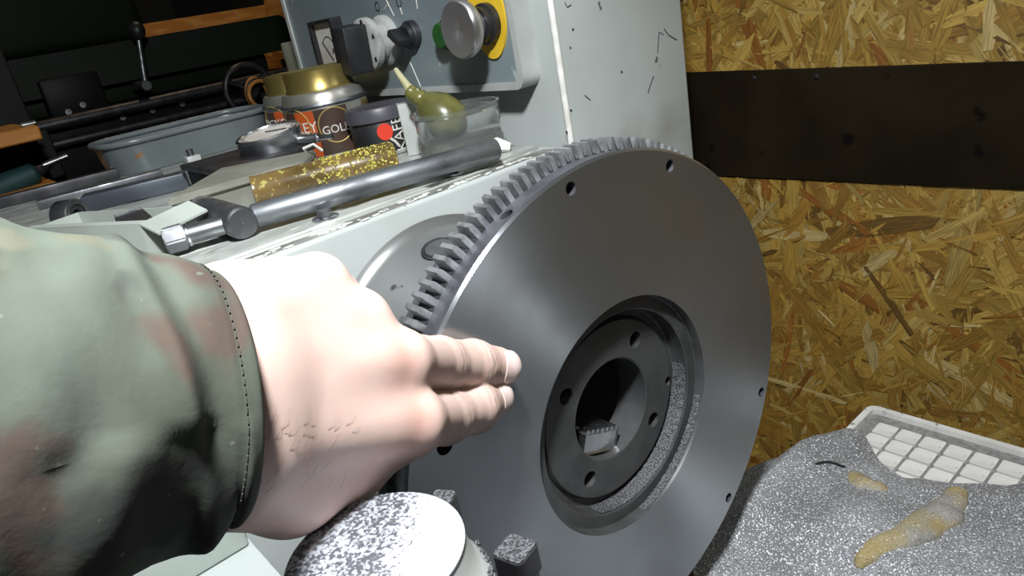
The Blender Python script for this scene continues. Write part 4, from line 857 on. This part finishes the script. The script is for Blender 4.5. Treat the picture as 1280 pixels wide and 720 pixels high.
# dusty cloth: draped sheet
def interp(x, pts):
    if x <= pts[0][0]: return pts[0][1]
    for (a, b), (c, d) in zip(pts[:-1], pts[1:]):
        if x <= c: return b + (d - b) * (x - a) / (c - a)
    return pts[-1][1]
edge = [(-0.10, 0.100), (-0.06, 0.135), (-0.04, 0.165), (-0.026, 0.186), (-0.015, 0.205), (-0.005, 0.232), (0.004, 0.234), (0.018, 0.222), (0.034, 0.205), (0.050, 0.199), (0.075, 0.213), (0.100, 0.226), (0.112, 0.240), (0.13, 0.25), (0.3, 0.25), (0.5, 0.26)]
def cloth_h(x, y, v):
    p = Vector((x * 14, y * 14, 0.3)); h = 0.9445 + 0.006 * noise.noise(p) + 0.003 * noise.noise(p * 2.7)
    tr = max(0, min(1, (x - tx0 + .022) / .012)) * max(0, min(1, (y - ty0 + .035) / .025)); h = h * (1 - tr) + tr * (tz + .0022 + 0.0042 + 0.0015 * noise.noise(p * 2))
    # raised fold by the flywheel
    h += 0.012 * math.exp(-((x + 0.03) / .018) ** 2) * max(0, min(1, (y - .09) / .05))
    h += 0.010 * math.exp(-(((x - .05) / .03) ** 2 + ((y - .14) / .03) ** 2))
    h -= 0.0035 * max(0, (v - .93) / .07)
    h -= 0.05 * max(0, (-0.045 - x) / .05) ** 1.5
    return h if x < -0.046 else max(h, 0.9405)
NX, NY = 190, 170
bm = B(); grid = []
for i in range(NX + 1):
    x = -0.100 + 0.52 * (i / NX) ** 1.15; row = []
    y1_ = interp(x, edge) + 0.0025 * noise.noise(Vector((x * 60, 0, 0)))
    y0_ = -0.02 if x > 0.045 else min(-0.02 + (0.045 - x) * 1.2, y1_ - .02)
    for j in range(NY + 1):
        v = j / NY; y = y0_ + (y1_ - y0_) * v
        row.append(bm.verts.new((x, y, cloth_h(x, y, v))))
    grid.append(row)
for i in range(NX):
    for j in range(NY): bm.faces.new((grid[i][j], grid[i + 1][j], grid[i + 1][j + 1], grid[i][j + 1]))
bmesh.ops.recalc_face_normals(bm, faces=bm.faces[:])
geo = bmesh.ops.extrude_face_region(bm, geom=bm.faces[:])
for v in geo['geom']:
    if isinstance(v, bmesh.types.BMVert): v.co.z -= 0.0012
o = obj('dusty_cloth', bm, M['sparkle_cloth'], smooth=60); tag(o, 'grey cloth thick with sparkling grinding dust at lower right', 'cloth')
def lump(name, pts_px, rs, label, seed):
    pts = []
    for (x, y) in pts_px:
        q = at(x, y, 'Z', 0.958); pts.append(Vector((q.x, q.y, cloth_h(q.x, q.y, .5) - .0005)))
    P = bez(pts, 8); R_ = [interp(i / (len(P) - 1), list(zip([k / (len(rs) - 1) for k in range(len(rs))], rs))) for i in range(len(P))]
    bm = B(); tube(bm, P, R_, 20)
    for v in bm.verts:
        v.co.z -= (v.co.z - .9565) * .3 if v.co.z > .9565 else 0; v.co += Vector((1, 1, .6)) * .0026 * noise.noise(v.co * 90 + Vector((seed, 0, 0))); v.co.z -= .0005
    o = obj(name, bm, M['yellow_rag'], smooth=80); tag(o, label, 'rag', 'yellow rags in the dust')
lump('yellow_rag', [(1195, 618), (1185, 640), (1160, 660), (1125, 682), (1090, 698), (1072, 708)], [.006, .0105, .0110, .0095, .0080, .003], 'long dusty yellow-brown rag roll on the grey cloth', 1)
lump('yellow_rag', [(1062, 598), (1080, 612), (1098, 620), (1106, 624)], [.005, .0095, .0080, .003], 'short dusty yellow-brown rag lump nearest the white tray', 5)
P = [at(x, y, 'Z', 0.96) for x, y in ((1020, 585), (1036, 582), (1056, 588))]
P = [Vector((p.x, p.y, cloth_h(p.x, p.y, .5) + .001)) for p in P]
o = obj('black_wire', tube(B(), bez(P, 6), .0009, 8), M['black_plastic']); tag(o, 'short black wire end poking from the dusty cloth', 'wire')

# ================================================================== THE PERSON'S ARM: hand as one skin, sleeve, nails
def V3(p): return np.array((p.x, p.y, p.z))
def J(x, y, t, rp): return (V3(pt(x, y, t)), rp * t / F)      # joint: place and radius
def seg_d(P, a, b):
    (pa, ra), (pb, rb) = a, b; ab = pb - pa; L2 = float(ab @ ab) + 1e-12
    t = np.clip(((P - pa) @ ab) / L2, 0, 1)
    return np.linalg.norm(P - pa - t[:, None] * ab, axis=1) - (ra + t * (rb - ra))
def smin(a, b, k):
    h = np.maximum(k - np.abs(a - b), 0) / k
    return np.minimum(a, b) - h * h * k * 0.25
def chain(P, js, k):
    d = None
    for a, b in zip(js[:-1], js[1:]):
        s = seg_d(P, a, b); d = s if d is None else smin(d, s, k)
    return d
fing = {
 'middle': [J(497, 453, .212, 40), J(548, 455, .2445, 33), J(590, 457, .2665, 31), J(620, 458, .2790, 25)],
 'index':  [J(513, 527, .212, 40), J(556, 521, .2425, 33), J(592, 509, .2630, 31), J(612, 500, .2760, 25)],
 'ring':   [J(446, 402, .208, 38), J(462, 412, .238, 32), J(452, 436, .250, 28), J(430, 446, .240, 24)],
 'pinky':  [J(395, 357, .203, 38), J(420, 372, .230, 30), J(415, 400, .240, 26), J(395, 412, .230, 22)],
 'thumb':  [J(360, 600, .190, 56), J(430, 575, .214, 44), J(480, 545, .2330, 33), J(520, 528, .2430, 28)],
}
palm = [
 [J(290, 392, .171, 64), J(395, 357, .203, 36)],
 [J(285, 430, .170, 76), J(446, 402, .208, 37)],
 [J(280, 480, .169, 84), J(497, 453, .212, 38)],
 [J(280, 530, .169, 86), J(513, 527, .212, 38)],
 [J(290, 580, .171, 78), J(360, 602, .190, 60), J(430, 580, .207, 46), J(496, 548, .218, 30)],
 [J(395, 385, .205, 40), J(446, 430, .210, 40), J(476, 490, .214, 40), J(485, 530, .215, 36)],
 [J(190, 480, .152, 88), J(285, 480, .170, 88)], [J(190, 540, .152, 88), J(285, 545, .170, 88)],
 [J(400, 440, .215, 60), J(430, 510, .218, 56)],
]
fdirs = {}
def crease(P, c, f, amp, wl, spread, rad):
    s = (P - c) @ f; r = np.linalg.norm(P - c, axis=1)
    return amp * np.cos((s + .0006 * np.sin(P[:, 2] * 900) + .0004 * np.sin(P[:, 1] * 1700)) / wl * 2 * np.pi) * np.exp(-(s / spread) ** 2) * np.exp(-(r / rad) ** 4)
def hand_sdf(P):
    d = None
    for ch_ in palm:
        s = chain(P, ch_, .005); d = s if d is None else smin(d, s, .006)
    tot = d
    for nme, js in fing.items():
        s = chain(P, js, .0035)
        k = .005
        tot = smin(tot, smin(d, s, k), .0010)
    return tot
def hand_detail(P, d):
    for nme in ('index', 'middle'):
        js = fing[nme]
        for i, amp in ((1, .00010), (2, .00022)):
            f = js[min(i + 1, 3)][0] - js[i - 1][0]; f = f / np.linalg.norm(f)
            d = d + crease(P, js[i][0], f, amp, .0030, .0042, .0135)
    # tendons and veins: soft ridges
    return d
def surface_nets(lo, hi, h, fn):
    n = np.ceil((hi - lo) / h).astype(int) + 1
    xs = [lo[i] + h * np.arange(n[i]) for i in range(3)]
    G = np.stack(np.meshgrid(*xs, indexing='ij'), -1).reshape(-1, 3)
    D = np.empty(len(G))
    for s in range(0, len(G), 400000): D[s:s + 400000] = fn(G[s:s + 400000])
    D = D.reshape(n); ins = D < 0
    c = [ins[a:n[0] - 1 + a, b:n[1] - 1 + b, e:n[2] - 1 + e] for a in (0, 1) for b in (0, 1) for e in (0, 1)]
    sm = sum(x.astype(int) for x in c); act = (sm > 0) & (sm < 8)
    idx = -np.ones(act.shape, int); cells = np.argwhere(act); idx[act] = np.arange(len(cells))
    acc = np.zeros((len(cells), 3)); cnt = np.zeros(len(cells))
    for ax in range(3):
        for b in (0, 1):
            for e in (0, 1):
                o0 = [0, 0, 0]; o_ = [i for i in range(3) if i != ax]; o0[o_[0]] = b; o0[o_[1]] = e; o1 = list(o0); o1[ax] = 1
                d0 = D[tuple((cells + o0).T)]; d1 = D[tuple((cells + o1).T)]
                m_ = (d0 < 0) != (d1 < 0); t = np.where(m_, d0 / np.where(m_, d0 - d1, 1), 0)
                p = np.array(o0)[None] + np.outer(t, np.array(o1) - np.array(o0))
                acc += np.where(m_[:, None], p, 0); cnt += m_
    V = lo + h * (cells + acc / cnt[:, None]); Fs = []
    for ax in range(3):
        sl0 = [slice(None)] * 3; sl1 = [slice(None)] * 3; sl0[ax] = slice(0, -1); sl1[ax] = slice(1, None)
        A0, A1 = ins[tuple(sl0)], ins[tuple(sl1)]; e = np.argwhere(A0 != A1)
        u, v = [i for i in range(3) if i != ax]
        e = e[(e[:, u] > 0) & (e[:, v] > 0) & (e[:, u] < n[u] - 1) & (e[:, v] < n[v] - 1)]
        def sh(du, dv):
            q = e.copy(); q[:, u] += du; q[:, v] += dv; return idx[tuple(q.T)]
        q = np.stack([sh(-1, -1), sh(0, -1), sh(0, 0), sh(-1, 0)], 1)
        flip = A0[tuple(e.T)] if ax != 1 else ~A0[tuple(e.T)]
        q[~flip] = q[~flip][:, ::-1]; Fs.append(q)
    return V, np.concatenate(Fs)
allj = np.array([j[0] for c_ in list(fing.values()) + palm for j in c_]); allr = max(j[1] for c_ in list(fing.values()) + palm for j in c_)
Vh, Fh = surface_nets(allj.min(0) - .014, allj.max(0) + .014, .00088, lambda P: hand_detail(P, hand_sdf(P)))
me = bpy.data.meshes.new('hand'); me.from_pydata(Vh.tolist(), [], Fh.tolist()); me.update()
ok = me.validate()
# skin colour: redder over the knuckles, grime worked into the finger joints
n = len(me.vertices); a = np.empty(n * 3); me.vertices.foreach_get('co', a); P = a.reshape(-1, 3)
col = np.tile(np.array([.61, .445, .385]), (n, 1))
def tint(c, rad, rgb, amt, soft=2):
    w_ = np.exp(-(np.linalg.norm(P - c, axis=1) / rad) ** soft) * amt; col[:] = col * (1 - w_[:, None]) + np.array(rgb) * w_[:, None]
def camward(j, k=1.0):
    v = V3(CAM) - j[0]; return j[0] + v / np.linalg.norm(v) * j[1] * k
rgn = np.random.default_rng(3)
for nm in ('index', 'middle'):
    js = fing[nm]
    tint(camward(js[0]), .0060, (.34, .15, .11), .8); tint(camward(js[0]), .013, (.60, .38, .32), .35)
    for i, amt in ((1, .7), (2, .9)):
        f = js[min(i + 1, 3)][0] - js[i - 1][0]; f /= np.linalg.norm(f); s = (P - js[i][0]) @ f; r = np.linalg.norm(P - js[i][0], axis=1)
        w_ = np.exp(-(s / .0042) ** 2) * np.exp(-(r / .014) ** 4) * (.62 + .38 * np.cos(s / .0030 * 6.283 + np.pi)) * amt * (.55 + .45 * np.sin(P[:, 2] * 1400 + P[:, 0] * 900) * np.sin(P[:, 1] * 1100))
        col[:] = col * (1 - w_[:, None]) + np.array([.20, .15, .12]) * w_[:, None]
    tint(camward(js[3]), .006, (.56, .34, .28), .5)
for nm in ('ring', 'pinky'): tint(camward(fing[nm][0]), .009, (.58, .34, .28), .4)
ca = me.color_attributes.new('skin', 'FLOAT_COLOR', 'POINT'); ca.data.foreach_set('color', np.c_[col, np.ones(n)].astype(np.float32).ravel())
sk = mat('skin', (.6, .4, .33), 0.48, bump=(500, .10, .0004)); nt = sk.node_tree; b_ = nt.nodes['Principled BSDF']
at2 = nt.nodes.new('ShaderNodeAttribute'); at2.attribute_name = 'skin'
nz = nt.nodes.new('ShaderNodeTexNoise'); nz.inputs['Scale'].default_value = 70; nz.inputs['Detail'].default_value = 5; tcx = nt.nodes.new('ShaderNodeTexCoord'); nt.links.new(tcx.outputs['Object'], nz.inputs['Vector'])
mr = nt.nodes.new('ShaderNodeMapRange'); mr.inputs['From Min'].default_value = .52; mr.inputs['From Max'].default_value = .75; mr.inputs['To Max'].default_value = .28; nt.links.new(nz.outputs['Fac'], mr.inputs[0])
mx = nt.nodes.new('ShaderNodeMix'); mx.data_type = 'RGBA'; nt.links.new(mr.outputs[0], mx.inputs['Factor']); nt.links.new(at2.outputs['Color'], mx.inputs[6]); mx.inputs[7].default_value = (.60, .36, .30, 1)
nt.links.new(mx.outputs[2], b_.inputs['Base Color'])
b_.inputs['Subsurface Weight'].default_value = 0.12; b_.inputs['Subsurface Radius'].default_value = (1, .35, .2); b_.inputs['Subsurface Scale'].default_value = .002
w0 = pt(250, 500, .155)
pe_ = thing('person', 'arm in a camouflage sleeve, hand touching the flywheel with two fingers', 'person', w0)
hand = obj('hand', me, sk, pe_, smooth=180); hand['label'] = 'pale left hand with two extended fingers'
# nails
nail_m = mat('fingernail', (.80, .64, .60), 0.25, base2=(.74, .56, .52), vscale=120)
for nm in ('index', 'middle'):
    js = fing[nm]; tip, dip = js[3], js[2]; f = Vector(tip[0] - dip[0]).normalized()
    toc = (CAM - Vector(tip[0])).normalized(); nrm = (toc - f * toc.dot(f)).normalized(); sd = f.cross(nrm)
    bm = B(); R_ = tip[1] + .0004; g = []
    for i in range(9):
        u = i / 8; row = []
        for k in range(11):
            a_ = (k / 10 - .5) * 1.75 * (1 if u < .8 else 1 - (u - .8) * 1.2) * (0.82 + .18 * min(1, u * 4))
            l_ = -.0042 + u * .0105 - .0012 * (abs(k / 10 - .5) * 2) ** 2 * (1 if u > .5 else -1)
            over = max(0, l_ - .0025); r_ = (R_ - over * over * 45 + .0002)
            row.append(bm.verts.new(Vector(tip[0]) + f * l_ + (nrm * math.cos(a_) + sd * math.sin(a_)) * r_))
        g.append(row)
    for i in range(8):
        for k in range(10): bm.faces.new((g[i][k], g[i + 1][k], g[i + 1][k + 1], g[i][k + 1]))
    geo = bmesh.ops.extrude_face_region(bm, geom=bm.faces[:])
    for v in geo['geom']:
        if isinstance(v, bmesh.types.BMVert): v.co -= nrm * .0006
    obj('fingernail', bm, nail_m, hand, smooth=60)
# fine dark hairs on the wrist side of the hand
bm = B(); rg = random.Random(9); hairs = 0
tree = None
from mathutils.bvhtree import BVHTree
bvh = BVHTree.FromPolygons([Vector(v) for v in Vh.tolist()], Fh.tolist())
for k in range(45):
    x = rg.uniform(310, 440); y = rg.uniform(530, 620)
    d_ = ray(x, y).normalized(); hit = bvh.ray_cast(CAM, d_)
    if hit[0] is None: continue
    nn = hit[1] if hit[1].dot(d_) < 0 else -hit[1]
    dr_ = (pt(x + 20 + rg.uniform(-8, 8), y - 26 + rg.uniform(-10, 10), .2) - pt(x, y, .2)).normalized(); dr_ = (dr_ - nn * dr_.dot(nn)).normalized()
    L_ = rg.uniform(.0025, .006); p = hit[0]
    tube(bm, [p, p + dr_ * L_ * .5 + nn * .0005, p + dr_ * L_ + nn * .0003], [.00004, .00003, .000015], 4)
o = obj('arm_hair', bm, mat('brown_hair', (.10, .05, .03), .6), hand, smooth=0); o['kind'] = 'stuff'

# sleeve
slv = [  # (x, y, t, half height px, depth factor)
 (270, 498, .1670, 158, .92), (252, 499, .1645, 165, .90), (205, 505, .1580, 183, .80), (150, 512, .152, 205, .80), (90, 522, .146, 228, .76), (20, 535, .142, 258, .8),
 (-80, 555, .137, 285, .84), (-200, 580, .131, 305, .86), (-340, 610, .124, 320, .9), (-500, 650, .117, 330, .9), (-800, 730, .112, 330, .9)]
cen = [pt(x, y, t) for x, y, t, _, _ in slv]
bm = B(); NS = 96; rings = []
fine = []
for i in range(len(slv) - 1):
    m_ = 10 if i < 6 else 6
    for k in range(m_):
        u = k / m_; s0, s1 = slv[i], slv[i + 1]
        fine.append((cen[i].lerp(cen[i + 1], u), (s0[3] + (s1[3] - s0[3]) * u) * (s0[2] + (s1[2] - s0[2]) * u) / F, s0[4] + (s1[4] - s0[4]) * u, i + u))
fine.append((cen[-1], slv[-1][3] * slv[-1][2] / F, slv[-1][4], len(slv) - 1))
axg = (cen[0] - cen[5]).normalized()
upv = (pt(262, 340, .16) - pt(262, 660, .16)); upv = (upv - axg * upv.dot(axg)).normalized(); sdv = axg.cross(upv)
if sdv.dot(CAM - cen[2]) < 0: sdv = -sdv
def ring_at(c, ry, df, s, off):
    out = []
    for k in range(NS):
        a_ = 2 * math.pi * k / NS; ca_, sa_ = math.cos(a_), math.sin(a_)
        p = c + upv * (ry + off) * sa_ + sdv * (ry * df + off) * ca_
        nn = (upv * sa_ + sdv * ca_)
        wr = .0016 * noise.noise(Vector((s * .9, a_ * 1.2, 1))) * min(1, s / 1.5) + .0026 * noise.noise(Vector((s * .55 + a_ * .9, a_ * .5, 4))) * min(1, s / 2)
        fold = .0022 * math.exp(-((s - 2.2 - .8 * sa_) / .28) ** 2) * (0.5 + .5 * ca_) - .0018 * math.exp(-((s - 1.5 - .9 * sa_) / .35) ** 2) * (0.5 + .5 * ca_)
        seam = -.0007 * math.exp(-((s - .95) / .06) ** 2)
        out.append(p + nn * (wr + fold + seam))
    return out
loops = [ring_at(c, ry, df, s, -.0015) for c, ry, df, s in fine[0:14]][::-1]
rim0 = fine[0]; tipc = rim0[0] + axg * .0007
loops += [ring_at(tipc, rim0[1], rim0[2], 0, -.0008), ring_at(tipc, rim0[1], rim0[2], 0, .0)]
loops += [ring_at(c, ry, df, s, .0006) for c, ry, df, s in fine]
loft(bm, loops, cap0=False, cap1=True)
camo = mat('camouflage_cloth', (.052, .061, .043), 0.9, base2=(.082, .098, .076), vscale=26, lo=.40, hi=.60, detail=3, bump=(520, .2, .0005),
           spots=[((.066, .047, .036), 30, .535, .06), ((.032, .035, .030), 34, .53, .06), ((.10, .10, .07), 38, .62, .05), ((.11, .115, .10), 300, .71, .03)])
sl = obj('sleeve', bm, camo, pe_, smooth=80); sl['label'] = 'green, brown and grey camouflage sleeve'
# stitched hem line
bm = B(); st = [f for f in fine if .88 <= f[3] <= .92] or [fine[9]]
c, ry, df, s = fine[9]; lp = ring_at(c, ry, df, s, .0010)
for k in range(0, NS, 1):
    a, b = Vector(lp[k]), Vector(lp[(k + 1) % NS]); tube(bm, [a.lerp(b, .15), a.lerp(b, .75)], .00022, 5)
obj('hem_stitching', bm, M['dark_steel'] if False else mat('dark_thread', (.035, .04, .03), .9, base2=(.05, .055, .045), vscale=200), sl, smooth=0)
